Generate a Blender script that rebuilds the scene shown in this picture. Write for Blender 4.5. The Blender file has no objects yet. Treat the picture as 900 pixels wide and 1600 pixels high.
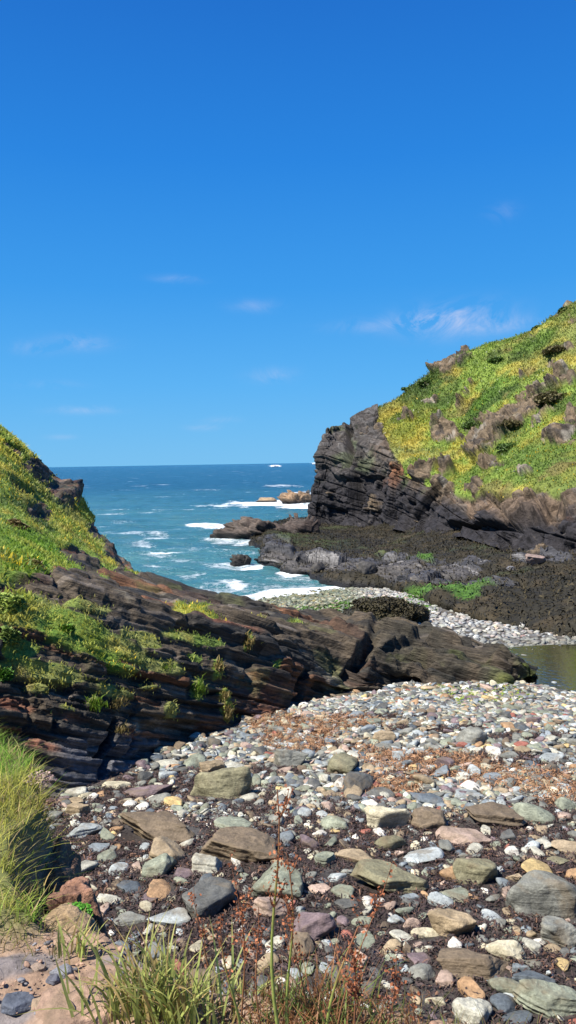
import bpy, math, random
import numpy as np
R = math.radians
rng = np.random.default_rng(7); np.seterr(all='ignore')
random.seed(7)
scene = bpy.context.scene
COL = bpy.data.collections.new("cove"); scene.collection.children.link(COL)

# ------------------------------------------------------------------ camera frame (photo pixels 900x1600)
CAM = np.array([0.0, 0.0, 7.0]); F = 1200.0
pt, ro = R(3.65), R(0.95)
FW = np.array([0, math.cos(pt), -math.sin(pt)])
R0 = np.array([1.0, 0, 0]); U0 = np.array([0, math.sin(pt), math.cos(pt)])
RT = R0*math.cos(ro) - U0*math.sin(ro); UP = U0*math.cos(ro) + R0*math.sin(ro)

def ray(px, py):
    return FW + RT*(px-450)/F + UP*(800-py)/F
def at(px, py, Y):
    r = ray(px, py); return CAM + r*(Y/r[1])
def proj(P):
    d = np.asarray(P) - CAM
    w = d @ FW; w = np.where(w < .05, .05, w)
    return 450 + F*(d @ RT)/w, 800 - F*(d @ UP)/w

# ------------------------------------------------------------------ noise
def h3(i, j, k, s=0):
    u = np.uint32
    i = np.asarray(i).astype(np.int64).astype(u); j = np.asarray(j).astype(np.int64).astype(u); k = np.asarray(k).astype(np.int64).astype(u)
    n = i*u(374761393) + j*u(668265263) + k*u(2147483647) + u((int(s)*1274126177) & 0xffffffff)
    n = (n ^ (n >> u(13)))*u(1274126177)
    n = (n ^ (n >> u(16)))*u(2246822519)
    n = n ^ (n >> u(15))
    return (n & u(0xffffff))/float(0xffffff)
def vnoise(P, s=0):
    P = np.asarray(P, float); f = np.floor(P); t = P-f; t = t*t*(3-2*t)
    i, j, k = f[..., 0], f[..., 1], f[..., 2]; x, y, z = t[..., 0], t[..., 1], t[..., 2]
    o = 0
    for a in (0, 1):
        for b in (0, 1):
            for c in (0, 1):
                o = o + h3(i+a, j+b, k+c, s)*(x if a else 1-x)*(y if b else 1-y)*(z if c else 1-z)
    return o*2-1
def fbm(P, sc, oct=4, s=0, gain=.5):
    P = np.asarray(P)/sc; o = 0; a = 1; n = 0
    for q in range(oct):
        o = o + a*vnoise(P+q*17.3, s+q); n += a; a *= gain; P = P*2.03
    return o/n
def sstep(a, b, x):
    t = np.clip((x-a)/(b-a), 0, 1); return t*t*(3-2*t)
def lerp(a, b, t):
    t = np.asarray(t)
    if t.ndim and np.ndim(a) and np.shape(a)[-1] == 3 and (t.ndim == 0 or t.shape[-1:] != (3,)): t = t[..., None]
    return a*(1-t)+b*t
def mixc(c, col, m):
    return c*(1-m[..., None]) + np.asarray(col)*m[..., None]

# ------------------------------------------------------------------ mesh building
def build(name, V, faces_list, mat=None, col=None, parent=None, smooth=True, attrs=None, me_only=False):
    """faces_list: list of int arrays (n,k)"""
    V = np.ascontiguousarray(V, dtype=np.float32)
    me = bpy.data.meshes.new(name)
    me.vertices.add(len(V)); me.vertices.foreach_set('co', V.ravel())
    if isinstance(faces_list, np.ndarray): faces_list = [faces_list]
    nl = sum(f.size for f in faces_list); npoly = sum(len(f) for f in faces_list)
    me.loops.add(nl); me.polygons.add(npoly)
    me.loops.foreach_set('vertex_index', np.concatenate([f.ravel() for f in faces_list]).astype(np.int32))
    tot = np.concatenate([np.full(len(f), f.shape[1]) for f in faces_list]).astype(np.int32)
    st = np.concatenate([[0], np.cumsum(tot)[:-1]]).astype(np.int32)
    me.polygons.foreach_set('loop_start', st)
    me.polygons.foreach_set('use_smooth', np.full(npoly, smooth, dtype=bool))
    me.update(calc_edges=True); me.validate()
    if col is not None:
        a = me.color_attributes.new('Col', 'FLOAT_COLOR', 'POINT')
        c = np.ones((len(V), 4), np.float32); c[:, :3] = np.clip(col, 0, 1)
        a.data.foreach_set('color', c.ravel())
    for k, v in (attrs or {}).items():
        a = me.attributes.new(k, 'FLOAT', 'POINT'); a.data.foreach_set('value', np.asarray(v, np.float32).ravel())
    if mat: me.materials.append(mat)
    if me_only: return me
    o = bpy.data.objects.new(name, me); COL.objects.link(o)
    if parent: o.parent = parent
    return o
def gridfaces(nu, nv):
    i = np.arange(nu-1)[:, None]*nv + np.arange(nv-1)[None]
    return np.stack([i, i+nv, i+nv+1, i+1], -1).reshape(-1, 4)
def tag(o, label=None, cat=None, group=None, kind=None):
    if label: o['label'] = label
    if cat: o['category'] = cat
    if group: o['group'] = group
    if kind: o['kind'] = kind
    return o
def empty(name, loc):
    o = bpy.data.objects.new(name, None); COL.objects.link(o); o.location = [float(v) for v in loc]; return o

def catmull(C, n, axis):
    """Catmull-Rom resample control array along axis to n samples"""
    C = np.moveaxis(np.asarray(C, float), axis, 0); m = len(C)
    t = np.linspace(0, m-1, n); i = np.minimum(t.astype(int), m-2); f = (t-i)
    p1, p2 = C[i], C[i+1]
    p0 = C[np.maximum(i-1, 0)]; p3 = C[np.minimum(i+2, m-1)]
    f = f.reshape((-1,)+(1,)*(C.ndim-1))
    T = .5   # tension
    m1 = (p2-p0)*T; m2 = (p3-p1)*T
    o = (2*f**3-3*f**2+1)*p1 + (f**3-2*f**2+f)*m1 + (-2*f**3+3*f**2)*p2 + (f**3-f**2)*m2
    return np.moveaxis(o, 0, axis)
def gnormals(G):
    du = np.gradient(G, axis=0); dv = np.gradient(G, axis=1)
    n = np.cross(du, dv); return n/np.maximum(np.linalg.norm(n, axis=-1, keepdims=True), 1e-9)
def unit(v):
    v = np.asarray(v, float); return v/np.linalg.norm(v)
def strata(P, n, s, t, L, seed=0, warp=.3):
    """blocky bedded relief in 0..1: layers of thickness t, broken by joints every ~L"""
    c = np.cross(n, s)
    b = (P@n)/t + warp*fbm(P, t*12+1, 2, seed+5)*2
    # uneven thickness
    b = b + .35*np.sin(b*1.7+seed) + .2*np.sin(b*.63)
    i = np.floor(b); fb = b-i
    h1 = h3(i, 3, 7, seed)
    a = (P@s)/(L*(.5+h1)) + h1*31 + .25*fbm(P, L*.7, 2, seed+9)
    j = np.floor(a); fa = a-j
    cc = (P@c)/(L*1.3*(.5+h1)) + h1*17
    k = np.floor(cc)
    out = h3(i, j, k, seed+1)*.65 + h1*.35
    crack = np.minimum(sstep(0, .12, fb), 1) * np.minimum(sstep(0, .05, fa), 1)
    return out, crack, h3(i, j, 5, seed+3)

# ------------------------------------------------------------------ materials
def newmat(name):
    m = bpy.data.materials.new(name); m.use_nodes = True
    nt = m.node_tree; nt.nodes.clear(); return m, nt
class NB:
    def __init__(s, nt): s.nt = nt
    def __call__(s, typ, **kw):
        n = s.nt.nodes.new(typ)
        ins = kw.pop('ins', {})
        for k, v in kw.items(): setattr(n, k, v)
        for k, v in ins.items():
            if isinstance(v, bpy.types.NodeSocket): s.nt.links.new(v, n.inputs[k])
            else: n.inputs[k].default_value = v
        return n
    def math(s, op, a, b=None, c=None, clamp=False):
        n = s('ShaderNodeMath', operation=op, use_clamp=clamp)
        for i, v in enumerate((a, b, c)):
            if v is None: continue
            if isinstance(v, bpy.types.NodeSocket): s.nt.links.new(v, n.inputs[i])
            else: n.inputs[i].default_value = v
        return n.outputs[0]
    def mr(s, v, a, b, c, d):
        n = s('ShaderNodeMapRange', ins={'Value': v, 'From Min': a, 'From Max': b, 'To Min': c, 'To Max': d}); return n.outputs[0]
    def noise(s, vec, scale, detail=4, rough=.6, dist=0):
        n = s('ShaderNodeTexNoise', ins={'Vector': vec, 'Scale': scale, 'Detail': detail, 'Roughness': rough, 'Distortion': dist}); return n.outputs['Fac']
    def mix(s, f, a, b, blend='MIX'):
        n = s('ShaderNodeMix', data_type='RGBA', blend_type=blend)
        for idx, v in ((0, f), (6, a), (7, b)):
            if isinstance(v, bpy.types.NodeSocket): s.nt.links.new(v, n.inputs[idx])
            else: n.inputs[idx].default_value = v if idx == 0 else ((*v, 1) if len(v) == 3 else v)
        return n.outputs[2]
def surf(nt, nb, color, rough=.8, bump=None, bstr=.5, bdist=.05, spec=.3, sub=None, **ins):
    p = nb('ShaderNodeBsdfPrincipled', ins={'Base Color': color, 'Roughness': rough, 'Specular IOR Level': spec})
    for k, v in ins.items(): p.inputs[k.replace('_', ' ')].default_value = v
    if bump is not None:
        b = nb('ShaderNodeBump', ins={'Height': bump, 'Strength': bstr, 'Distance': bdist}); nt.links.new(b.outputs[0], p.inputs['Normal'])
    o = nb('ShaderNodeOutputMaterial'); nt.links.new(p.outputs[0], o.inputs[0]); return p

def strata_mat(name, n, s, fine=1.0, rough=.75, bdist=.04, spec=.35):
    m, nt = newmat(name); nb = NB(nt)
    geo = nb('ShaderNodeNewGeometry').outputs['Position']
    col = nb('ShaderNodeAttribute', attribute_name='Col').outputs['Color']
    rk = nb('ShaderNodeAttribute', attribute_name='rock').outputs['Fac']
    c = np.cross(n, s)
    def dot(v, k):
        q = nb('ShaderNodeVectorMath', operation='DOT_PRODUCT', ins={0: geo}); q.inputs[1].default_value = tuple(v)
        return nb.math('MULTIPLY', q.outputs['Value'], k)
    vec = nb('ShaderNodeCombineXYZ', ins={0: dot(s, 1.1*fine), 1: dot(c, 2.4*fine), 2: dot(n, 15*fine)}).outputs[0]
    n1 = nb.noise(vec, 1.0, 5, .65, .3)
    vec2 = nb('ShaderNodeCombineXYZ', ins={0: dot(s, .25*fine), 1: dot(c, .6*fine), 2: dot(n, 3.5*fine)}).outputs[0]
    n2 = nb.noise(vec2, 1.0, 4, .6, .5)
    iso = nb.noise(geo, 9*fine, 5, .7)
    k = nb.math('MULTIPLY', nb.mr(n1, .3, .7, .3, 1.8), nb.mr(n2, .3, .7, .8, 1.2))
    k = nb.math('MULTIPLY', k, nb.mr(iso, .3, .7, .7, 1.3))
    kc = nb('ShaderNodeCombineXYZ', ins={0: k, 1: k, 2: k}).outputs[0]
    rockc = nb.mix(1.0, col, kc, 'MULTIPLY')
    rockc = nb.mix(nb.mr(n1, .62, .74, 0, .4), rockc, (.19, .15, .09))
    k2 = nb.mr(nb.noise(geo, 14*fine, 4, .7), .3, .7, .6, 1.4)
    kc2 = nb('ShaderNodeCombineXYZ', ins={0: k2, 1: k2, 2: k2}).outputs[0]
    vegc = nb.mix(1.0, col, kc2, 'MULTIPLY')
    final = nb.mix(rk, vegc, rockc)
    h = nb.math('ADD', nb.math('MULTIPLY', n1, 1.0), nb.math('ADD', nb.math('MULTIPLY', n2, 1.0), nb.math('MULTIPLY', iso, .6)))
    surf(nt, nb, final, nb.mr(n2, .3, .7, rough-.18, rough+.1), h, 1.0, bdist, spec)
    return m

def vcol_mat(name, rough=.85, nscale=8, var=.35, bdist=.02, spec=.25, trans=0, detail=4):
    m, nt = newmat(name); nb = NB(nt)
    geo = nb('ShaderNodeNewGeometry').outputs['Position']
    col = nb('ShaderNodeAttribute', attribute_name='Col').outputs['Color']
    n = nb.noise(geo, nscale, detail, .7)
    k = nb.mr(n, .3, .7, 1-var, 1+var)
    kc = nb('ShaderNodeCombineXYZ', ins={0: k, 1: k, 2: k}).outputs[0]
    c = nb.mix(1.0, col, kc, 'MULTIPLY')
    if trans:
        d = nb('ShaderNodeBsdfPrincipled', ins={'Base Color': c, 'Roughness': rough, 'Specular IOR Level': spec})
        t = nb('ShaderNodeBsdfTranslucent', ins={'Color': c})
        mx = nb('ShaderNodeMixShader', ins={0: trans, 1: d.outputs[0], 2: t.outputs[0]})
        o = nb('ShaderNodeOutputMaterial'); nt.links.new(mx.outputs[0], o.inputs[0])
    else:
        surf(nt, nb, c, rough, n if bdist else None, .8, bdist, spec)
    return m

def stone_mat(name, objcol=True, rough=.72):
    """mottled, slightly veined stone; base colour from the object's colour or the Col attribute"""
    m, nt = newmat(name); nb = NB(nt)
    tc = nb('ShaderNodeNewGeometry').outputs['Position']
    if objcol:
        oi = nb('ShaderNodeObjectInfo'); base = oi.outputs['Color']
        rnd = nb.math('MULTIPLY', oi.outputs['Random'], 50.0)
        off = nb('ShaderNodeCombineXYZ', ins={0: rnd, 1: rnd, 2: rnd}).outputs[0]
        tc = nb('ShaderNodeVectorMath', operation='ADD', ins={0: tc, 1: off}).outputs[0]
    else:
        base = nb('ShaderNodeAttribute', attribute_name='Col').outputs['Color']
    big = nb.noise(tc, 5, 5, .65, .6); fine = nb.noise(tc, 38, 5, .75)
    mp = nb('ShaderNodeMapping', ins={'Vector': tc, 'Rotation': (.5, .7, .3), 'Scale': (3, 3, 26)}).outputs[0]
    band = nb.noise(mp, 1.0, 3, .6, .4)
    k = nb.math('MULTIPLY', nb.mr(big, .3, .7, .6, 1.35), nb.mr(fine, .3, .7, .62, 1.38))
    k = nb.math('MULTIPLY', k, nb.mr(band, .3, .7, .8, 1.2))
    kc = nb('ShaderNodeCombineXYZ', ins={0: k, 1: k, 2: k}).outputs[0]
    c = nb.mix(1.0, base, kc, 'MULTIPLY')
    if objcol:  # lichen and stain blotches
        st = nb.mr(nb.noise(tc, 3.1, 4, .6, 1.0), .52, .66, 0, .55)
        c = nb.mix(st, c, (.16, .12, .07))
        sp = nb.mr(nb.noise(tc, 45, 3, .5), .70, .78, 0, .35)
        c = nb.mix(sp, c, (.42, .42, .38))
    h = nb.math('ADD', nb.math('MULTIPLY', big, 1.2), nb.math('ADD', nb.math('MULTIPLY', fine, .5), nb.math('MULTIPLY', band, .7)))
    surf(nt, nb, c, rough, h, .9, .02 if objcol else .008, .3)
    return m

def plain_mat(name, color, rough=.6, spec=.4, **k):
    m, nt = newmat(name); nb = NB(nt)
    geo = nb('ShaderNodeNewGeometry').outputs['Position']
    n = nb.noise(geo, 25, 4, .6)
    c = nb.mix(nb.mr(n, .3, .7, 0, .45), color, tuple(v*.6 for v in color))
    surf(nt, nb, c, rough, n, .3, .01, spec); return m

# ------------------------------------------------------------------ the beach's height
POOL = (8.5, 19.6, 2.6, 2.1, 1.22)
def zbeach(x, y, rough=True):
    x = np.asarray(x, float); y = np.asarray(y, float)
    ye = y - np.clip(x+2.9, -6, 14)*.49*sstep(22, 36, y)
    z = np.interp(ye, [-20, 0, 5, 8, 12, 16, 20, 26, 32, 38, 42, 60, 100, 200], [3.6, 3.1, 2.85, 2.6, 2.2, 1.78, 1.38, 1.0, .6, .03, -.35, -1.8, -4, -8])
    d = ((x-POOL[0])/POOL[2])**2 + ((y-POOL[1])/POOL[3])**2
    z = z - .55*np.exp(-d*.9)*(1)
    P = np.stack([x, y, 0*x], -1)
    z = z + .10*fbm(P, 3.0, 3, 11) + .03*fbm(P, .6, 2, 12)*(1 if rough else 0)
    return z
def on_beach(px, py):
    r = ray(px, py); Y = 10.0
    for _ in range(30):
        p = CAM + r*(Y/r[1]); zb = float(zbeach(p[0], p[1]))
        Yn = (CAM[2]-zb)*r[1]/max(-r[2], 1e-4); Y = .6*Y+.4*Yn
    return CAM + r*(Y/r[1])
SAT=1.25; SKYTINT=(1,1,1,1); CLOUDC=(6.0,6.6,8.0); WSTR=.10; EXPO=0.93
# ================================================================== terrain
def at_z(px, py, z):
    r = ray(px, py); t = (z-CAM[2])/r[2]; return CAM + r*t
def ell(px, py, cx, cy, rx, ry, rot=0):
    a = R(rot); dx, dy = px-cx, py-cy
    u = (dx*math.cos(a)+dy*math.sin(a))/rx; v = (-dx*math.sin(a)+dy*math.cos(a))/ry
    return np.sqrt(u*u+v*v)
def patches(px, py, lst, nz, soft=.35):
    """union of ragged patches; nz = noise field perturbing the outline"""
    m = np.zeros(px.shape)
    for e in lst: m = np.maximum(m, sstep(1+soft, 1-soft, ell(px, py, *e)+nz*.9))
    return m

SL = unit((.71, .59, -.39)); TL = np.array((-.55, .80, -.05)); NL = unit(np.cross(SL, TL)); 
GREEN = np.array((.18, .25, .045)); DGREEN = np.array((.07, .115, .025)); YEL = np.array((.38, .32, .06)); OLIVE = np.array((.25, .24, .075)); BROWNV = np.array((.22, .135, .06))

def veg_colour(P, s=0, yel=.5, scale=1.0):
    a = fbm(P, 2.6*scale, 4, 40+s); b = fbm(P, .8*scale, 3, 50+s); c = fbm(P, 5*scale, 3, 60+s)
    col = GREEN*np.ones(P.shape)
    col = mixc(col, DGREEN, sstep(.12, .4, -a+.25*b))
    col = mixc(col, OLIVE, sstep(.05, .35, c+.3*b)*.7)
    col = mixc(col, YEL, sstep(.30-yel*.5, .55-yel*.45, a+.45*b)*.85)
    col = mixc(col, BROWNV, sstep(.25, .5, fbm(P, 1.6*scale, 3, 70+s))*.55)
    return col

# ---------- left hillside with its long ledge of tilted slate
rows = []
base = [(-400,1420,7.5),(-120,1330,8.6),(20,1268,9.8),(110,1243,10.6),(190,1208,11.9),(290,1158,13.3),(420,1114,15.3),(520,1085,17),(640,1068,18.4),(740,1082,18.4),(815,1070,19.2),(838,1054,20.4)]
base = [tuple(at(*p)) if i < 2 else tuple(on_beach(p[0], p[1])) for i, p in enumerate(base)]
rows.append([np.array(p)+np.array((.2,-.9,-1.0)) for p in base])
rows.append([np.array(p) for p in base])
rows.append([at(*p) for p in [(-400,1200,8.6),(-120,1150,9.7),(20,1140,10.9),(110,1140,11.5),(190,1116,12.5),(290,1088,13.8),(400,1064,15.6),(510,1054,17.4),(620,1045,18.9),(720,1060,18.8),(798,1058,19.3),(836,1053,19.9)]])
rows.append([at(*p) for p in [(-400,980,10),(-120,980,11),(20,990,12.0),(110,1005,12.6),(190,1012,13.4),(290,1012,14.7),(400,1008,16.5),(500,1014,18.2),(610,1020,19.5),(710,1032,19.6),(795,1044,19.6),(837,1050,20)]])
rows.append([at(*p) for p in [(-400,850,12),(-120,880,12.8),(20,912,13.4),(100,932,13.9),(190,952,14.6),(290,965,15.9),(390,976,17.5),(490,988,19.2),(600,1000,20.3),(705,1016,20.4),(790,1034,19.9),(838,1048,20.1)]])
rows.append([at(*p) for p in [(-400,760,15),(-120,820,15.5),(20,868,15.7),(90,895,15.9),(190,922,16.6),(280,946,17.6),(385,962,19),(485,973,20.8),(600,985,21.6),(705,1004,21.2),(790,1029,20.3),(838,1046,20.3)]])
rows.append([at(*p) for p in [(-400,640,24),(-120,720,24),(10,790,22),(75,835,22),(150,882,21.5),(262,926,20.5),(375,954,21),(480,968,22.3),(600,979,22.6),(705,998,21.8),(790,1026,20.7),(838,1045,20.4)]])
sky = [(-400,420,38),(-120,590,38),(0,662,40),(108,775,42),(206,888,29),(292,937,23.5),(372,949,22.6),(480,965,23.2),(600,977,23.2),(705,997,22.2),(790,1025,21),(838,1044,20.6)]
rows.append([at(*p) for p in sky])
back = []
for k, p in enumerate(sky):
    q = at(*p); back.append(q+np.array((-.5, 3.0 if k < 5 else 1.2, -max(1.0, (q[2]+1)*.45))))
rows.append(back)
rows.append([np.array((q[0]-1.0, q[1]+(4 if k < 5 else 1.5), -2.2)) for k, q in enumerate(back)])
C = np.array(rows)                                  # rows x cols x 3
G = catmull(catmull(C, 560, 0), 900, 1)
N = gnormals(G)
if (N[200, 400] @ np.array((0, -1, .6))) < 0: N = -N
px, py = proj(G); z = G[..., 2]
nzp = fbm(G, 1.5, 4, 3)
# where plants cover the hillside
edge_y = np.interp(px, [-400, 0, 60, 110, 150, 175, 215, 260, 300], [930, 905, 900, 885, 868, 868, 862, 850, 850])
veg = sstep(14, -22, py-edge_y+nzp*45)
veg *= 1-patches(px, py, [(62,735,26,16,45),(95,770,30,16,45),(60,800,20,14,40),(185,860,34,16,50),(150,830,18,10,40),(20,700,24,5,35),(40,765,45,7,35),(215,845,24,20,0),(110,745,14,26,-20),(120,868,26,8,20)], nzp*.6)
veg_lst = [(36,965,80,34,12),(130,1000,100,26,16),(60,1050,80,16,12),(225,1035,60,12,16),(180,1085,40,10,10),(300,1000,50,8,12),(292,960,46,15,8),(330,975,20,8,15),(128,985,62,20,14),(215,993,34,10,14),(150,1018,45,16,20),(190,1045,30,8,15),(80,975,36,12,10),(40,955,40,10,6),
           (255,1040,18,8,5),(302,1030,12,7,0),(232,1008,22,7,10),(30,1015,36,20,0),(90,1050,40,14,10),(338,1045,8,16,0),(310,1075,8,18,0),(352,1110,7,14,0),
           (182,1095,14,13,0),(262,1110,12,14,0),(145,1100,12,16,0),(60,1075,24,10,10),(185,1140,9,12,0),(350,1085,7,10,0),(380,1010,8,16,0),(455,978,20,7,0),
           (165,1075,22,8,10),(100,1110,22,6,10),(400,975,18,5,8),(255,905,12,6,0),(168,885,14,16,0),(205,900,14,5,10),(140,955,40,6,12),(15,1045,24,8,0),(230,1075,16,5,0),(430,1040,8,8,0)]
vl = patches(px, py, veg_lst, nzp*.9+.12)
veg = np.maximum(veg, vl)*(py < 1200)
front = (np.arange(G.shape[0])[:, None] < 560*7.3/9)
st1, cr1, hh1 = strata(G, NL, SL, .15, 1.7, 1)
st2, cr2, hh2 = strata(G, NL, SL, .06, .9, 2)
st3, cr3, hh3 = strata(G, NL, SL, .42, 2.2, 3, .25)
st0, cr0, hh0 = strata(G, NL, SL, .5, 1.3, 4, .35)
far = sstep(24, 34, G[..., 1])
tipw = sstep(.0, .06, 1-np.linspace(0, 1, G.shape[1]))[None]
rt = sstep(430, 560, px)
rockd = (st3-.5)*(.27+.2*rt) + (st0-.5)*.5*rt - .2*rt*(1-cr0) + .07*fbm(G, .22, 3, 28) + (st1-.5)*(.30+.1*rt)*cr1 + (st2-.5)*.15 - .07*(1-cr1) - .16*(1-cr3) + rt*.35*fbm(G, 1.3, 3, 27)
rockd = rockd*(1+far*1.2)
vegd = .22*fbm(G, 1.6, 4, 21) + .12*fbm(G, .35, 2, 22) + .0 + .45*far*fbm(G, 4, 3, 23)
vs = sstep(.2, .8, veg)*.8
disp = (rockd*(1-vs)+vegd*vs + .18*fbm(G, 4.5, 3, 24))*(.35+.65*tipw)
disp = disp - .75*patches(px, py, [(563,1030,9,46,28),(470,1075,5,30,20),(168,1170,5,40,8),(640,1020,40,5,14)], nzp*.3, .5)*front
ker = np.ones(7)/7; dpad = np.pad(disp, ((0, 0), (3, 3)), 'edge'); disp = sum(dpad[:, i:i+disp.shape[1]] for i in range(7))/7
disp = disp + 1.0*np.exp(-ell(px, py, 108, 772, 18, 10, 40)**2)*front   # the jutting crag
G2 = G + N*disp[..., None]
wet = sstep(2.0, .9, G2[..., 2]+.25*nzp)
rc = np.array((.078, .060, .040))*np.ones(G.shape)
rc = mixc(rc, (.036, .032, .026), sstep(.4, .5, hh1))
rc = mixc(rc, (.15, .068, .032), sstep(.78, .86, hh1)*.8*(1-.7*rt))
rc = mixc(rc, (.17, .14, .11), sstep(.86, .95, hh2)*.7)
rc = mixc(rc, (.15, .055, .028), sstep(.25, .5, fbm(G, 2.5, 3, 33))*.55*(1-.8*rt))
rc = mixc(rc, (.10, .105, .12), sstep(1130, 1190, py)*sstep(60, 120, px)*.75)
rc = mixc(rc, (.10, .095, .065), sstep(560, 650, px)*sstep(.1, .4, fbm(G, 1.2, 3, 35))*.6)
rc = mixc(rc, (.026, .026, .020), sstep(540, 640, px)*sstep(-.4, .1, fbm(G, 1.8, 3, 36))*.8)
rc = mixc(rc, (.09, .10, .03), sstep(.2, .45, fbm(G, .9, 4, 37))*.45*sstep(1120, 1080, py))
rc = mixc(rc, (.19, .165, .12), sstep(.38, .5, fbm(G, .7, 3, 38))*.5)
rc = mixc(rc, (.24, .10, .055), patches(px, py, [(20,1105,34,12,10),(60,1165,50,9,14),(110,1125,30,8,10),(350,985,55,7,12),(200,1150,22,8,0)], nzp*.7)*.8)
rc = mixc(rc, (.07, .085, .015), patches(px, py, [(770,1078,60,14,-5),(700,1070,30,8,10),(830,1060,14,10,0)], nzp*.6)*.85)
rc = rc*(1-.35*wet[..., None])
vc = veg_colour(G, 1, .45, .55)
vc = mixc(vc, (.10, .20, .015), patches(px, py, [(60,865,70,30,35),(110,985,60,30,10),(150,1030,60,20,15),(20,910,40,40,0)], nzp*.5)*.7)
vc = mixc(vc, (.27, .26, .035), patches(px, py, [(292,960,46,15,8)], nzp*.5)*.8)
col = lerp(rc, vc, sstep(.3, .7, veg))
HMAT = strata_mat('slate_and_turf', NL, SL, 1.3, .82, .07, .25)
hill = build('hillside', G2.reshape(-1, 3), gridfaces(*G.shape[:2]), HMAT, col.reshape(-1, 3), attrs={'rock': 1-sstep(.3, .7, veg)})
tag(hill, kind='structure')
HILL = (G2, N, veg*front, px, py)

# ---------- headland on the right
NH = unit((.10, -.12, .98)); SH = unit(np.cross(NH, (0.2, 1, 0)))
T = [
 [(480,828,86),(502,828,82.5),(560,828,76.5),(610,828,69),(660,834,61),(720,842,52),(800,858,43),(900,872,39),(1050,886,34),(1300,910,29)],
 [(487,812,88),(505,812,84),(563,810,78),(612,812,70.5),(662,818,62.5),(722,828,53.5),(802,845,44.5),(902,858,40.2),(1052,870,35.2),(1305,890,30)],
 [(497,765,88.5),(514,765,84.5),(568,762,79),(615,768,72),(666,786,64),(726,803,54.5),(806,812,45.4),(903,815,41),(1060,825,36),(1320,850,30.5)],
 [(508,712,89.2),(522,712,86),(575,705,80.5),(622,715,74),(668,748,67),(728,776,58),(808,780,49),(905,772,44.5),(1070,775,39),(1340,785,33)],
 [(513,693,90),(528,690,88),(577,675,84),(617,686,79),(665,700,74),(730,715,67),(812,710,58),(910,690,53),(1080,680,48),(1360,680,42)],
 [(515,687,91),(532,676,90),(578,655,88),(613,655,85),(660,650,82),(728,640,77),(815,625,70),(915,590,65),(1090,550,60),(1380,520,54)],
 [(517,683,92),(540,664,92),(576,645,92),(611,632,91),(657,603,90),(717,563,88),(811,527,84),(905,472,80),(1080,370,76),(1370,300,70)]]
C = [[at(*p) for p in r] for r in T]
C.append([p+np.array((3, 9, -2.5)) for p in C[-1]])
C.append([np.array((p[0]+10, p[1]+30, -3)) for p in C[-1]])
C = np.array(C)
# the seaward end closes round behind the point
endc = C[:, :1].copy(); endc[:, 0, 0] += 9; endc[:, 0, 1] += 22; endc[:, 0, 2] = np.minimum(endc[:, 0, 2], 6)*.8-1
C = np.concatenate([endc, C], 1)
G = catmull(catmull(C, 620, 0), 820, 1); N = gnormals(G)
if N[300, 500] @ np.array((-.5, -1, .6)) < 0: N = -N
px, py = proj(G); nzp = fbm(G, 4.5, 4, 103)
lim = np.interp(px, [480, 585, 600, 640, 680, 720, 780, 840, 900, 1100], [500, 640, 690, 745, 768, 778, 784, 772, 764, 780])
lim = np.where(px < 592, 500, lim)
veg = sstep(12, -12, py-lim+nzp*26)
OUT = [(e[0], e[1], e[2]*.8, e[3]*.78, e[4]) for e in [(698,574,34,10,-22),(702,672,22,16,-30),(640,600,10,6,0),(790,655,52,24,-35),(835,612,24,17,30),(748,697,22,20,60),(765,732,34,8,-8),(762,712,10,6,0),(740,765,22,12,0),
       (885,585,16,20,-50),(862,570,14,9,0),(893,500,16,14,-45),(878,690,30,12,-20),(676,628,12,8,0),(700,735,14,10,0),(742,605,10,7,0),(890,540,8,7,0),(830,745,20,5,-10),(820,775,34,8,-12),(660,745,20,12,0),
       (700,765,24,12,20),(895,650,9,14,0),(1000,560,50,30,-30),(1100,640,60,30,-20),(1020,720,50,16,-10),(590,668,6,10,0)]]
nzo = nzp*.9+1.9*fbm(G, 1.5, 4, 141)
om = patches(px, py, OUT, nzo, .2)
om = np.maximum(om, sstep(.42, .48, fbm(G, 2.6, 4, 143))*sstep(480, 560, py))
veg = veg*(1-om)
s1, c1, g1 = strata(G, NH, SH, .95, 2.3, 11, .08); s2, c2, g2 = strata(G, NH, SH, .36, 1.1, 12, .12); 
SV = unit((.1, .1, 1)); NV = unit(np.cross(SV, (.6, -.8, 0))); s4, c4, g4 = strata(G, NV, SV, 1.3, 4, 14, .15)
s3, c3, g3 = strata(G, NV, SV, 2.6, 9, 13, .3)
ridge = 1-np.abs(fbm(G*np.array((1, 1, .45)), 4.5, 4, 108))*2
rockd = (s1-.5)*.55 + (s2-.5)*.35 + (s3-.5)*1.7 - .35*(1-c4) + (s4-.5)*1.7 - .3*(1-c1) - .6*(1-c3) + .9*(ridge-.6) + .5*fbm(G, .9, 3, 142)
vs = sstep(.2, .8, veg)
near = np.clip(60/np.maximum(G[..., 1], 30), .6, 1.8)
vegd = .8*fbm(G, 7, 4, 111) + .35*fbm(G, 1.6, 3, 112) + .1
row = np.linspace(0, 1, G.shape[0])[:, None]
fadefoot = .35+.65*sstep(.0, .15, row)
scl = np.interp(G[..., 1], [35, 50, 80], [.55, .75, 1.0])
disp = (rockd*(1-vs)*scl + vegd*vs + .5*fbm(G, 9, 2, 113)*scl + om*.7*scl)*fadefoot*(.3+.7*sstep(.04, .22, np.linspace(0, 1, G.shape[1]))[None])*(1-.55*sstep(610, 590, px)*sstep(730, 690, py))
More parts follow.
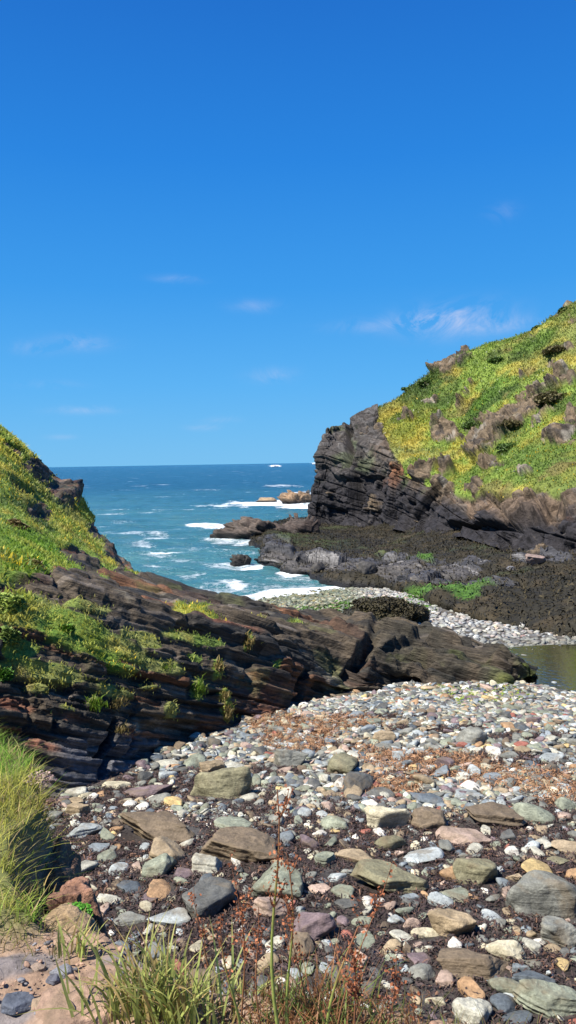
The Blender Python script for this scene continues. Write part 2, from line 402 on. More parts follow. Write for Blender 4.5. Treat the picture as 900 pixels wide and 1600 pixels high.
# undercut dark clefts along the low cliff
cl = patches(px, py, [(800,812,60,10,-12),(860,800,18,26,10),(735,820,40,8,0),(640,800,10,28,10),(560,760,8,55,5),(548,700,6,40,-5)], nzp*.5)
disp = disp - 1.6*cl*scl
G2 = G + N*disp[..., None]
zz = G2[..., 2]
rc = np.array((.10, .073, .05))*np.ones(G.shape)
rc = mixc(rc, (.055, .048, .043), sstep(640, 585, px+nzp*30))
rc = mixc(rc, (.16, .11, .075), sstep(.5, .8, g1)*.5*sstep(560, 620, px))
rc = mixc(rc, (.10, .095, .09), sstep(.55, .8, g2)*.4)
rc = mixc(rc, (.26, .11, .045), patches(px, py, [(590,775,9,32,8),(612,745,12,22,10),(640,735,20,14,0),(885,820,12,20,0)], nzp*.8)*.75)
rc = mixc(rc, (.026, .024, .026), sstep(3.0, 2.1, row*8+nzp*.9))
rc = mixc(rc, (.135, .10, .063), om*.8); rc = mixc(rc, (.034, .03, .028), om*sstep(.1, .3, fbm(G, .8, 3, 132))*.8); rc = mixc(rc, (.30, .27, .22), om*sstep(.35, .6, fbm(G, 1.2, 3, 131)+.2)*.5)
rc = mixc(rc, (.07, .10, .03), sstep(.2, .5, fbm(G, 2.2, 3, 120))*sstep(3.5, 5, zz)*.35)
vc = veg_colour(G, 5, .05, 1.9)
lowb = sstep(600, 700, py)
vc = mixc(vc, YEL, sstep(-.02, .36, fbm(G, 3.2, 4, 121)+.35*fbm(G, .9, 2, 126)-.22*(1-lowb))*.7)
vc = mixc(vc, (.30, .24, .035), patches(px, py, [(625,660,40,30,-25)], nzp*.5)*.6)
vc = mixc(vc, (.09, .17, .02), sstep(.05, .35, fbm(G, 5, 3, 122))*(.8-.4*lowb))
vc = mixc(vc, (.075, .13, .025), sstep(.12, .34, fbm(G, 6, 4, 144))*.65)
vc = mixc(vc, (.17, .12, .05), sstep(.28, .42, fbm(G, 3.5, 4, 145))*.6)
vc = mixc(vc, DGREEN*.8, patches(px, py, [(655,613,26,12,-30),(680,590,30,9,-25),(700,625,22,8,-20),(800,668,24,14,-20),(870,548,24,14,-30),(860,625,26,20,0),(815,560,22,8,-20),(775,560,20,6,-20),(880,480,14,5,-40),(735,665,14,9,0)], nzp*.8)*.8)
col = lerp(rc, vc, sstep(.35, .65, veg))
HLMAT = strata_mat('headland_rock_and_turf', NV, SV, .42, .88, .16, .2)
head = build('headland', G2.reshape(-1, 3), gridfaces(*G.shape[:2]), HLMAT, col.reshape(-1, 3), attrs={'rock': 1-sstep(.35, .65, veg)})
tag(head, kind='structure')
HEAD = (G2, N, veg*(row < 6.4/8), px, py)

# ---------- low tidal shelf in front of the headland
B = [(403,862,-.5),(412,890,-.5),(445,901,-.5),(480,912,-.5),(540,924,-.4),(605,926,-.15),(645,940,.2),(700,960,.6),(745,973,.75),(800,987,.95),(900,999,1.05),(1100,1014,1.2),(1350,1044,1.5)]
TP = [(408,848),(420,862),(450,873),(485,889),(545,901),(600,904),(643,912),(692,930),(745,946),(800,958),(900,965),(1100,972),(1350,985)]
MD = [(420,836),(440,842),(480,850),(520,856),(570,866),(620,870),(660,876),(710,887),(760,897),(810,905),(900,910),(1100,918),(1350,928)]
BK = [(440,824,86),(465,820,88),(500,818,89),(530,818,86),(570,818,81),(620,818,74),(650,820,68),(700,828,60),(740,838,55),(790,848,50),(890,862,45),(1080,872,40),(1330,890,35)]
b = [at_z(*p) for p in B]
r1 = [at(TP[i][0], TP[i][1], b[i][1]+1.2) for i in range(13)]
r2 = [at(MD[i][0], MD[i][1], b[i][1]*.62+BK[i][2]*.38) for i in range(13)]
r3 = [at(*p) for p in BK]
C = np.array([[p+np.array((0, -.6, -.7)) for p in b], b, r1, r2, r3, [p+np.array((2, 8, -.5)) for p in r3]])
side = C[:, :1].copy(); side[:, 0] += np.array((-1.0, 1.5, 0)); side[:, 0, 2] = -1.5
C = np.concatenate([side, C], 1)
G = catmull(catmull(C, 420, 0), 800, 1); N = gnormals(G)
if N[200, 400, 2] < 0: N = -N
px, py = proj(G); nzp = fbm(G, 2.2, 4, 203)
s1, c1, g1 = strata(G, NL, SL, .5, 3.0, 21); s2, c2, g2 = strata(G, NL, SL, .17, 1.1, 22)
bare = patches(px, py, [(520,890,60,14,8),(590,888,45,13,-10),(640,895,50,10,-15),(700,905,60,9,-5),(470,892,30,12,0),(430,872,24,8,0),(740,885,40,6,0),(760,920,60,6,0),(850,880,60,6,0),(620,905,40,8,0),(430,850,20,8,0)], nzp*.9)
disp = .42*fbm(G, 2.6, 4, 204) + .16*fbm(G, .6, 3, 205) + bare*((s1-.5)*1.3+(s2-.5)*.5-.3*(1-c1)) + .1
disp = disp + .5*(1-np.abs(fbm(G, 3.4, 2, 209))*3)*.4
G2 = G + N*disp[..., None]; rr_ = np.linspace(0, 1, G.shape[0])[:, None]*6; G2[..., 2] = np.where(rr_ > 1.9, np.maximum(G2[..., 2], .22+.1*fbm(G, .5, 2, 211)), G2[..., 2])
col = np.array((.020, .017, .009))*np.ones(G.shape)
col = mixc(col, (.055, .04, .018), sstep(.0, .4, fbm(G, 1.3, 4, 206))*.7)
col = mixc(col, (.045, .06, .02), sstep(.1, .45, fbm(G, 3, 3, 207))*.6)
rk = np.array((.065, .06, .057))*np.ones(G.shape); rk = mixc(rk, (.045, .045, .05), sstep(.4, .6, g1)); rk = mixc(rk, (.2, .19, .18), sstep(.8, .93, g2)*.7)
col = lerp(col, rk, sstep(.35, .65, bare))
col = mixc(col, (.06, .13, .018), patches(px, py, [(668,880,12,6,0),(700,927,80,6,-2),(645,944,34,7,0),(730,932,26,5,0)], nzp*.8)*.9)
col = mixc(col, (.07, .10, .025), patches(px, py, [(520,853,60,9,5),(460,842,30,6,0),(600,870,30,6,0)], nzp*.8)*.5)
col = mixc(col, (.012, .012, .014), sstep(.45, .1, G2[..., 2]))
SMAT = strata_mat('weedy_shelf_rock', NL, SL, .8, .72, .05, .3)
shelf = build('rock_shelf', G2.reshape(-1, 3), gridfaces(*G.shape[:2]), SMAT, col.reshape(-1, 3), attrs={'rock': np.clip(bare, 0, 1)})
tag(shelf, kind='structure')
SHELF = (G2, N, 1-.6*bare, px, py)

# ---------- beach and sea bed: one sheet
xs = np.concatenate([np.linspace(-300, -26, 30), np.linspace(-25, 25, 420), np.linspace(26, 300, 30)])
ys = np.concatenate([np.linspace(-60, 3, 10), np.linspace(3.5, 24, 330), np.linspace(24.1, 60, 260), np.linspace(62, 400, 40)])
X, Y = np.meshgrid(xs, ys, indexing='ij')
Z = zbeach(X, Y)
G = np.stack([X, Y, Z], -1); px, py = proj(G)
def dry_weed(px, py, nz):
    return patches(px, py, [(470,1150,70,26,0),(545,1130,40,10,0),(650,1190,120,16,4),(800,1215,140,16,4),(600,1230,60,14,0),(880,1235,60,24,0),(580,1175,60,12,0),(410,1135,20,14,0)], nz*.9)
def dark_weed(px, py, nz):
    return np.maximum(sstep(1225, 1290, py+nz*60), patches(px, py, [(240,1235,120,30,-8),(760,1185,120,10,0),(380,1245,60,20,0),(870,1190,60,8,0),(560,1170,70,8,3),(700,1140,90,6,0),(450,1205,60,10,0),(640,1215,70,8,0),(820,1150,80,7,0),(600,1120,70,5,0)], nz*.9))
nzb = fbm(G, 1.1, 4, 303)
c = np.array((.09, .078, .062))*np.ones(G.shape)
c = mixc(c, (.15, .16, .165), sstep(-.2, .3, fbm(G, .25, 3, 304))*.6)
c = mixc(c, (.032, .024, .020), dark_weed(px, py, nzb)*(.65+.35*sstep(-.3, .2, nzb)))
c = mixc(c, (.16, .085, .04), dry_weed(px, py, nzb)*.8)
c = mixc(c, (.03, .034, .016), sstep(1.25, 1.1, Z)*(Y < 24)*(X > 4))
c = mixc(c, (.10, .11, .06), sstep(.7, .2, Z)*.6)
BMAT = vcol_mat('shingle_and_silt', .8, 18, .45, .03)
beach = build('beach', G.reshape(-1, 3), gridfaces(*G.shape[:2]), BMAT, c.reshape(-1, 3)); tag(beach, kind='structure')

# ---------- clifftop ground beneath the photographer
POLY = np.array([(-30,9),(-9,7.2),(-4,5.9),(-2.3,5.0),(-1.82,4.6),(-1.52,4.2),(-1.36,3.9),(-1.20,3.5),(-1.22,3.2),(-1.14,2.95),(-.92,2.66),(-.66,2.6),(-.52,2.46),(-.30,2.32),(.05,2.3),(.4,2.2),(.9,2.08),(2,1.7),(6,1.2),(12,2),(30,3),(30,-40),(-30,-40)], float)
def sdist(x, y, poly):
    P = np.stack([x, y], -1); best = np.full(x.shape, 1e9); inside = np.zeros(x.shape, bool)
    n = len(poly)
    for i in range(n):
        a = poly[i]; b_ = poly[(i+1) % n]; ab = b_-a
        t = np.clip(((P-a)@ab)/(ab@ab), 0, 1); d = np.linalg.norm(P-(a+t[..., None]*ab), axis=-1); best = np.minimum(best, d)
        cnd = (a[1] > y) != (b_[1] > y)
        with np.errstate(divide='ignore', invalid='ignore'):
            xi = (b_[0]-a[0])*(y-a[1])/(b_[1]-a[1])+a[0]
        inside ^= cnd & (x < xi)
    return np.where(inside, -best, best)
xs = np.concatenate([np.linspace(-30, -4.2, 50), np.linspace(-4.1, 3.0, 560), np.linspace(3.1, 30, 50)])
ys = np.concatenate([np.linspace(-40, 1, 30), np.linspace(1.05, 6.5, 440), np.linspace(6.6, 16, 60)])
X, Y = np.meshgrid(xs, ys, indexing='ij'); P0 = np.stack([X, Y, 0*X], -1)
def turfmask(x, y):
    return sstep(-.02, .12, (-.86-x)+.10*vnoise(np.stack([x*4, y*4, 0*x], -1), 5))*sstep(2.45, 2.7, y) 
def ztop(x, y):
    P = np.stack([x, y, 0*x], -1)
    d = sdist(x, y, POLY) + .07*fbm(P, .5, 3, 401)
    zt = 5.36 + .05*fbm(P, .8, 3, 402) + .05*turfmask(x, y)+.06*fbm(P, .35, 3, 403)*turfmask(x, y) + .03*np.clip(-x-1, 0, 4)
    zb = zt - .62*sstep(-.02, .13, d) - 5.0*np.clip(d-.08, 0, 99) - .12*fbm(P, .4, 3, 404)*sstep(0, .3, d)
    return np.maximum(zb, zbeach(x, y, False)-.5), d
Z, D = ztop(X, Y)
G = np.stack([X, Y, Z], -1)
Z = Z + .026*fbm(G, .12, 3, 405) + .010*fbm(G, .03, 3, 406)
peb = sstep(.15, .35, fbm(P0, .16, 3, 407))
c = np.array((.25, .165, .11))*np.ones(G.shape)
c = mixc(c, (.33, .235, .165), sstep(-.1, .4, fbm(G, .35, 3, 408))*.6)
c = mixc(c, (.15, .14, .14), patches(X, Y, [(-.93,2.42,.16,.05,20),(-.85,2.2,.08,.05,0),(-.55,2.45,.1,.04,0)], fbm(G, .1, 3, 409)*.9)*.8)
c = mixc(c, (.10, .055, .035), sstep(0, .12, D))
tm = turfmask(X, Y)*sstep(.05, -.02, D)
c = mixc(c, (.10, .12, .03), tm*.9)
c = mixc(c, (.16, .14, .06), sstep(2.5, 2.38, Y)*0)
TMAT = vcol_mat('red_earth', .92, 30, .35, .012)
G[..., 2] = Z
top = build('clifftop_path', G.reshape(-1, 3), gridfaces(*G.shape[:2]), TMAT, c.reshape(-1, 3)); tag(top, kind='structure')
# ================================================================== sea
ROCKS = []   # filled with (x, y, radius) of rocks standing in the sea
def xy(px, py, z=0.0): p = at_z(px, py, z); return p
sea_rocks = [ # px, py base, width px, height px, label, name, group, seed, depth ratio
 (400, 842, 136, 34, 'long low brown reef running out into the surf left of the dark shelf', 'reef', 31, 1.0, (.075,.055,.042)),
 (348, 842, 32, 20, 'rounded dark rock at the seaward tip of the long low reef', 'sea_rock', 32, .8, (.06,.045,.035)),
 (376, 884, 34, 19, 'small dark rock standing alone in the surf beside the shelf corner', 'sea_rock', 33, .8, (.035,.03,.024)),
 (462, 787, 60, 18, 'low orange brown reef awash in white foam farthest out', 'reef', 34, 1.2, (.20,.13,.075)),
 (480, 772, 12, 7, 'tiny dark rock poking out of the sea behind the farthest reef', 'sea_rock', 35, .8, (.05,.045,.04)),
 (416, 784, 34, 6, 'flat ochre rock barely above the foam at the farthest reef end', 'sea_rock', 36, .8, (.24,.17,.10)),
 (470, 838, 60, 30, 'brown humped reef rock joining the long reef to the cliff foot', 'reef', 37, .8, (.07,.05,.04)),
]
for r in sea_rocks:
    p = xy(r[0], r[1]); ROCKS.append((p[0], p[1], r[2]*p[1]/F/2))

ny, nx = 950, 560
yy = [24.0]
while yy[-1] < 30000: yy.append(yy[-1]+max(.09, .09*(yy[-1]/35)**2 if yy[-1] < 150 else .011*yy[-1]))
yy = np.array(yy)
uu = np.linspace(-1, 1, nx)
Yg = np.repeat(yy[:, None], nx, 1); Xg = uu[None]*(Yg*1.0+12)
P = np.stack([Xg, Yg, 0*Xg], -1)
amp = np.exp(-Yg/260.)*1.0
def wave(P, ang, L, s, sharp=1.0):
    a = R(ang); u = P[..., 0]*math.cos(a)+P[..., 1]*math.sin(a)
    ph = u/L*2*math.pi + 2.4*fbm(P, L*3.5, 2, s)*2
    return 1-np.abs(np.sin(ph/2))**.8*2*sharp + .0
shoal = sstep(.4, -1.2, zbeach(Xg, Yg, False))
amp2 = amp*(.15+.85*shoal)
Z = amp2*(.16*wave(P, 78, 9.5, 1)+.07*wave(P, 60, 3.7, 2)+.05*wave(P, 100, 2.1, 3) + .10*fbm(P, 3, 3, 4) + .035*fbm(P, .7, 3, 5))
zb = zbeach(Xg, Yg)
for dc_, hc_ in ((.62, .26), (1.25, .20)): Z = Z + hc_*np.exp(-((-zb-dc_-.12*fbm(P, 4, 3, 91))/.10)**2)*np.clip(.5+2*fbm(P, 6, 2, 92), 0, 1)
G = np.stack([Xg, Yg, Z], -1)
px, py = proj(P)
nz = fbm(P, 2.2, 4, 6); nzf = fbm(P, .6, 3, 7)
foam = np.zeros(Xg.shape)
# the spent wave on the shingle
dshore = -zb   # water depth
foam = np.maximum(foam, sstep(.40, .24, dshore+.16*nz)*sstep(-.1, .02, dshore)*1.15)
foam = np.maximum(foam, .52*sstep(1.1, .5, dshore+.3*nz))
for (x, y, r) in ROCKS:
    sc = np.clip(y/60, 1, 3)
    d = np.hypot(Xg-x, (Yg-y))-r
    foam = np.maximum(foam, sstep(2.2*sc, .2, d+2.0*nz*sc)*.75)
# breakers and streaks seen in the photo, as places on the water
def streak(e, v):
    global foam
    foam = np.maximum(foam, v*sstep(1.3, .5, ell(px, py, *e)+.7*nz+.3*nzf))
for e, v in [((420,785,75,5,-2),1.1),((355,790,50,3,0),.8),((455,790,48,4,0),1.2),((330,821,42,3.5,3),.95),((365,845,40,2.5,0),.8),((398,886,26,4,-12),1.1),((452,897,18,5,5),1.2),((470,770,30,3,0),.8),((440,759,40,2,0),.7),((370,912,22,11,10),.85),
             ((210,832,50,5,0),.62),((250,838,60,6,5),.6),((260,868,50,8,5),.6),((330,880,50,5,10),.55),((215,850,40,6,0),.6),((300,898,45,5,0),.55),((240,800,60,3,0),.5),((320,765,30,2,0),.5),((270,905,30,5,0),.62),((330,860,60,5,0),.5),((190,815,30,3,0),.55),((430,728,9,1.6,0),1.6),((494,723,9,1.0,0),1.3),((280,925,60,5,0),.5),((420,905,40,4,0),.5),((300,855,50,4,0),.5),((240,885,30,4,0),.55)]:
    streak(e, v)
foam = np.maximum(foam, .34*shoal*sstep(150, 50, Yg)); foam = np.maximum(foam, .22*sstep(400, 100, Yg))
depthc = sstep(35, 300, Yg+20*fbm(P, 40, 2, 8))
def seamat():
    m, nt = newmat('sea_water'); nb = NB(nt)
    geo = nb('ShaderNodeNewGeometry').outputs['Position']
    fo = nb('ShaderNodeAttribute', attribute_name='foam').outputs['Fac']; dp = nb('ShaderNodeAttribute', attribute_name='far').outputs['Fac']
    n1 = nb.noise(geo, 1.4, 9, .75, 1.2); n2 = nb.noise(geo, 6, 4, .7, 1.0)
    n0 = nb.noise(nb('ShaderNodeMapping', ins={'Vector': geo, 'Scale': (.30, .22, .3)}).outputs[0], 1.0, 8, .8, 1.0)
    mp = nb('ShaderNodeMapping', ins={'Vector': geo, 'Scale': (.02, .035, .05)}).outputs[0]
    big = nb.noise(mp, 1.0, 3, .6, .5)
    f = nb.math('ADD', fo, nb.math('MULTIPLY', nb.math('SUBTRACT', nb.math('ADD', nb.math('MULTIPLY', n0, .5), nb.math('ADD', nb.math('MULTIPLY', n1, .35), nb.math('MULTIPLY', n2, .15))), .5), 3.6))
    mask = nb.mr(f, .52, 1.0, 0, 1)
    # sparse whitecaps far out
    mp2 = nb('ShaderNodeMapping', ins={'Vector': geo, 'Scale': (.05, .11, .1)}).outputs[0]
    wc = nb.math('MULTIPLY', nb.mr(nb.noise(mp2, 1.0, 8, .78, .3), .625, .675, 0, 1), nb.mr(fo, 0, .02, 1, 1))
    mask = nb.math('MAXIMUM', mask, wc)
    c = nb.mix(nb.mr(big, .35, .65, 0, 1), (.03, .125, .16), (.06, .18, .185))
    c = nb.mix(nb.math('POWER', dp, .8), c, (.001, .036, .070))
    c = nb.mix(mask, c, (.82, .86, .88))
    mpw = nb('ShaderNodeMapping', ins={'Vector': geo, 'Scale': (1, 1.8, 1)}).outputs[0]
    w1 = nb.noise(mpw, 1.3, 6, .65, .4); w2 = nb.noise(mpw, .16, 6, .7, .3)
    h = nb.math('ADD', nb.math('MULTIPLY', w1, .5), nb.math('ADD', nb.math('MULTIPLY', w2, 3.2), nb.math('MULTIPLY', mask, .15)))
    rg = nb.mr(mask, 0, 1, .18, .8)
    p = surf(nt, nb, c, rg, h, .9, .5, .4); p.inputs['IOR'].default_value = 1.33
    return m
sea = build('sea', G.reshape(-1, 3), gridfaces(len(yy), nx), seamat(), None, attrs={'foam': foam, 'far': depthc}); tag(sea, kind='structure')

# ---------- rock pool
def poolmat():
    m, nt = newmat('pool_water'); nb = NB(nt)
    geo = nb('ShaderNodeNewGeometry').outputs['Position']
    n = nb.noise(geo, 5, 4, .6)
    b = nb('ShaderNodeBump', ins={'Height': n, 'Strength': .25, 'Distance': .03}).outputs[0]
    fr = nb('ShaderNodeFresnel', ins={'IOR': 1.22, 'Normal': b}).outputs[0]
    gl = nb('ShaderNodeBsdfGlossy', ins={'Color': (.6, .6, .6, 1), 'Roughness': .04, 'Normal': b}).outputs[0]
    tr = nb('ShaderNodeBsdfTransparent', ins={'Color': (.09, .12, .05, 1)}).outputs[0]
    mx = nb('ShaderNodeMixShader', ins={0: fr, 1: tr, 2: gl}); o = nb('ShaderNodeOutputMaterial'); nt.links.new(mx.outputs[0], o.inputs[0]); return m
a = np.linspace(0, 2*math.pi, 72, endpoint=False)
ringR = np.linspace(0, 1, 14)
V = np.array([(POOL[0]+r*math.cos(t)*(POOL[2]+1.9), POOL[1]+.3+r*math.sin(t)*(POOL[3]+1.6), POOL[4]) for r in ringR[1:] for t in a]+[(POOL[0], POOL[1], POOL[4])])
F4 = np.array([(q*72+i, q*72+(i+1) % 72, (q+1)*72+(i+1) % 72, (q+1)*72+i) for q in range(12) for i in range(72)])
F3 = np.array([(len(V)-1, i, (i+1) % 72) for i in range(72)])
pool = build('pool_water', V, [F4, F3], poolmat()); tag(pool, kind='structure')

# ================================================================== rocks
def ico(sub):
    t = (1+5**.5)/2
    v = [(-1,t,0),(1,t,0),(-1,-t,0),(1,-t,0),(0,-1,t),(0,1,t),(0,-1,-t),(0,1,-t),(t,0,-1),(t,0,1),(-t,0,-1),(-t,0,1)]
    f = [(0,11,5),(0,5,1),(0,1,7),(0,7,10),(0,10,11),(1,5,9),(5,11,4),(11,10,2),(10,7,6),(7,1,8),(3,9,4),(3,4,2),(3,2,6),(3,6,8),(3,8,9),(4,9,5),(2,4,11),(6,2,10),(8,6,7),(9,8,1)]
    v = [unit(x) for x in v]
    for _ in range(sub):
        cache = {}; nf = []
        def mid(a, b):
            k = (min(a, b), max(a, b))
            if k not in cache: v.append(unit(v[a]+v[b])); cache[k] = len(v)-1
            return cache[k]
        for a, b, c in f:
            x, y, z_ = mid(a, b), mid(b, c), mid(c, a); nf += [(a, x, z_), (b, y, x), (c, z_, y), (x, y, z_)]
        f = nf
    return np.array(v), np.array(f)
ICO = {k: ico(k) for k in (0, 1, 2, 3, 4, 5)}
def rockshape(dirs, seed, K=9, sharp=14, lo=.62, noise=.08, flat=0.0, taper=0):
    g = np.random.default_rng(seed)
    n = g.normal(size=(K, 3)); n /= np.linalg.norm(n, axis=1)[:, None]; d = g.uniform(lo, 1.0, K)
    if flat: n = np.vstack([n, unit((g.uniform(-.18, .18), g.uniform(-.18, .18), 1)), (0, 0, -1)]); d = np.append(d, [flat, flat])
    q = np.maximum(dirs@n.T, 0)/d
    r = 1/np.maximum((q**sharp).sum(1), 1e-9)**(1/sharp); r = np.minimum(r, 1.25)
    V = dirs*r[:, None]
    V = V*(1+noise*fbm(V+seed*3.1, .55, 3, seed % 97)[:, None]*1.6)
    if taper: V[:, 1:] *= (1-taper*V[:, :1])
    V -= (V.max(0)+V.min(0))/2
    return V/np.maximum((V.max(0)-V.min(0))/2, 1e-6)     # fits -1..1 on each axis
def rot3(rz, rx=0, ry=0):
    cz, sz = math.cos(rz), math.sin(rz); cx, sx = math.cos(rx), math.sin(rx); cy, sy = math.cos(ry), math.sin(ry)
    return np.array([[cz,-sz,0],[sz,cz,0],[0,0,1]])@np.array([[1,0,0],[0,cx,-sx],[0,sx,cx]])@np.array([[cy,0,sy],[0,1,0],[-sy,0,cy]])

STONE = stone_mat('weathered_stone', True)
PEB = stone_mat('shingle_stone', False, .7)
SEAROCK = strata_mat('sea_rock_slate', NL, SL, .8, .7, .06)

for k, (px_, py_, w, h, lab, nm, seed, dr, colr) in enumerate(sea_rocks):
    p = xy(px_, py_); W = w*p[1]/F; Hh = h*p[1]/F; Dp = W*.35*dr if w > 50 else W*.7*dr
    p = p + np.array((0, Dp*.4, 0))
    dirs, f = ICO[5]
    V = rockshape(dirs, seed, 12, 8, .55, .16)
    V = V*np.array((W/2, Dp/2, Hh*1.0)); V[:, 2] -= 0
    V = V + p
    s_, c_, g_ = strata(V, NL, SL, max(.25, Hh*.22), max(1., W*.12), seed)
    nn = (V-p)/np.linalg.norm(V-p, axis=1)[:, None]
    V = V + nn*((s_-.5)*Hh*.55+.25*Hh*fbm(V, max(.8, Hh*1.5), 3, seed))[:, None]
    cc = np.array(colr)*(1.1+.6*fbm(V, 1.5, 3, seed+1)[:, None])
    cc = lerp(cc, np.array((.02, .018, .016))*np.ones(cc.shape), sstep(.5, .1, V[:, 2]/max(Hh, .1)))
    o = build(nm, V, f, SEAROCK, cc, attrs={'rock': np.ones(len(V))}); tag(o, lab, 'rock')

def local_rock(name, V, f, mat, center, color=None, colv=None, attrs=None):
    c = np.asarray(center, float)
    o = build(name, V-c, f, mat, colv, attrs=attrs); o.location = c
    if color is not None: o.color = (*color, 1)
    return o
# weed covered mound between shelf and ledge; pale boulder on the shelf
WEED = vcol_mat('bladder_wrack', .55, 22, .7, .05, .35)
p = on_beach(612, 984); V = rockshape(ICO[5][0], 61, 9, 9, .5, .28)*np.array((1.75, 1.3, .85)); V = V*(1+.25*fbm(V, .9, 3, 88))[:, None]; V[:, 2] += .15; V = V+p+np.array((0, 1.0, 0)); V += .14*fbm(V, .35, 3, 3)[:, None]*unit((.2, -.6, .8))
cc = lerp(np.array((.018, .016, .009))*np.ones(V.shape), np.array((.05, .042, .015))*np.ones(V.shape), sstep(-.1, .4, fbm(V, .4, 3, 5)))
mound_o = o = local_rock('weedy_mound', V, ICO[5][1], WEED, p, colv=cc); tag(o, 'rounded mound smothered in dark bladder wrack behind the slate ledge', 'rock')
MOUND = (p+np.array((0, 1.0, .15)), (1.62, 1.3, .85))
for (px_, py_, w, h, Yd, colr, lab, sd) in [(838,888,36,17,36,(.26,.19,.16),'pale pinkish boulder perched on the dark weedy shelf',62),
        (800,893,16,8,35,(.16,.16,.17),'small grey boulder on the shelf left of the pale pinkish one',63),
        (655,914,30,16,36,(.08,.075,.07),'grey block on the shelf edge above the bright green algae',64),
        (574,905,34,20,43,(.075,.07,.065),'jagged grey block at the water edge of the shelf',65),
        (497,897,24,18,46,(.06,.055,.05),'dark grey block above the white breaker at the shelf corner',66)]:
    # settle it on the shelf
    q = at(px_, py_, Yd); Gs = SHELF[0]; pxs, pys = SHELF[3], SHELF[4]
    i = np.argmin((pxs[60:]-px_)**2+(pys[60:]-py_)**2); q = Gs[60:].reshape(-1, 3)[i]
    s = q[1]/F
    V = rockshape(ICO[4][0], sd, 10, 30, .5, .12)*np.array((w*s/2, w*s*.4, h*s*.62))+q+np.array((0, 0, h*s*.35))
    o = local_rock('boulder', V, ICO[4][1], STONE, q, colr); tag(o, lab, 'boulder')

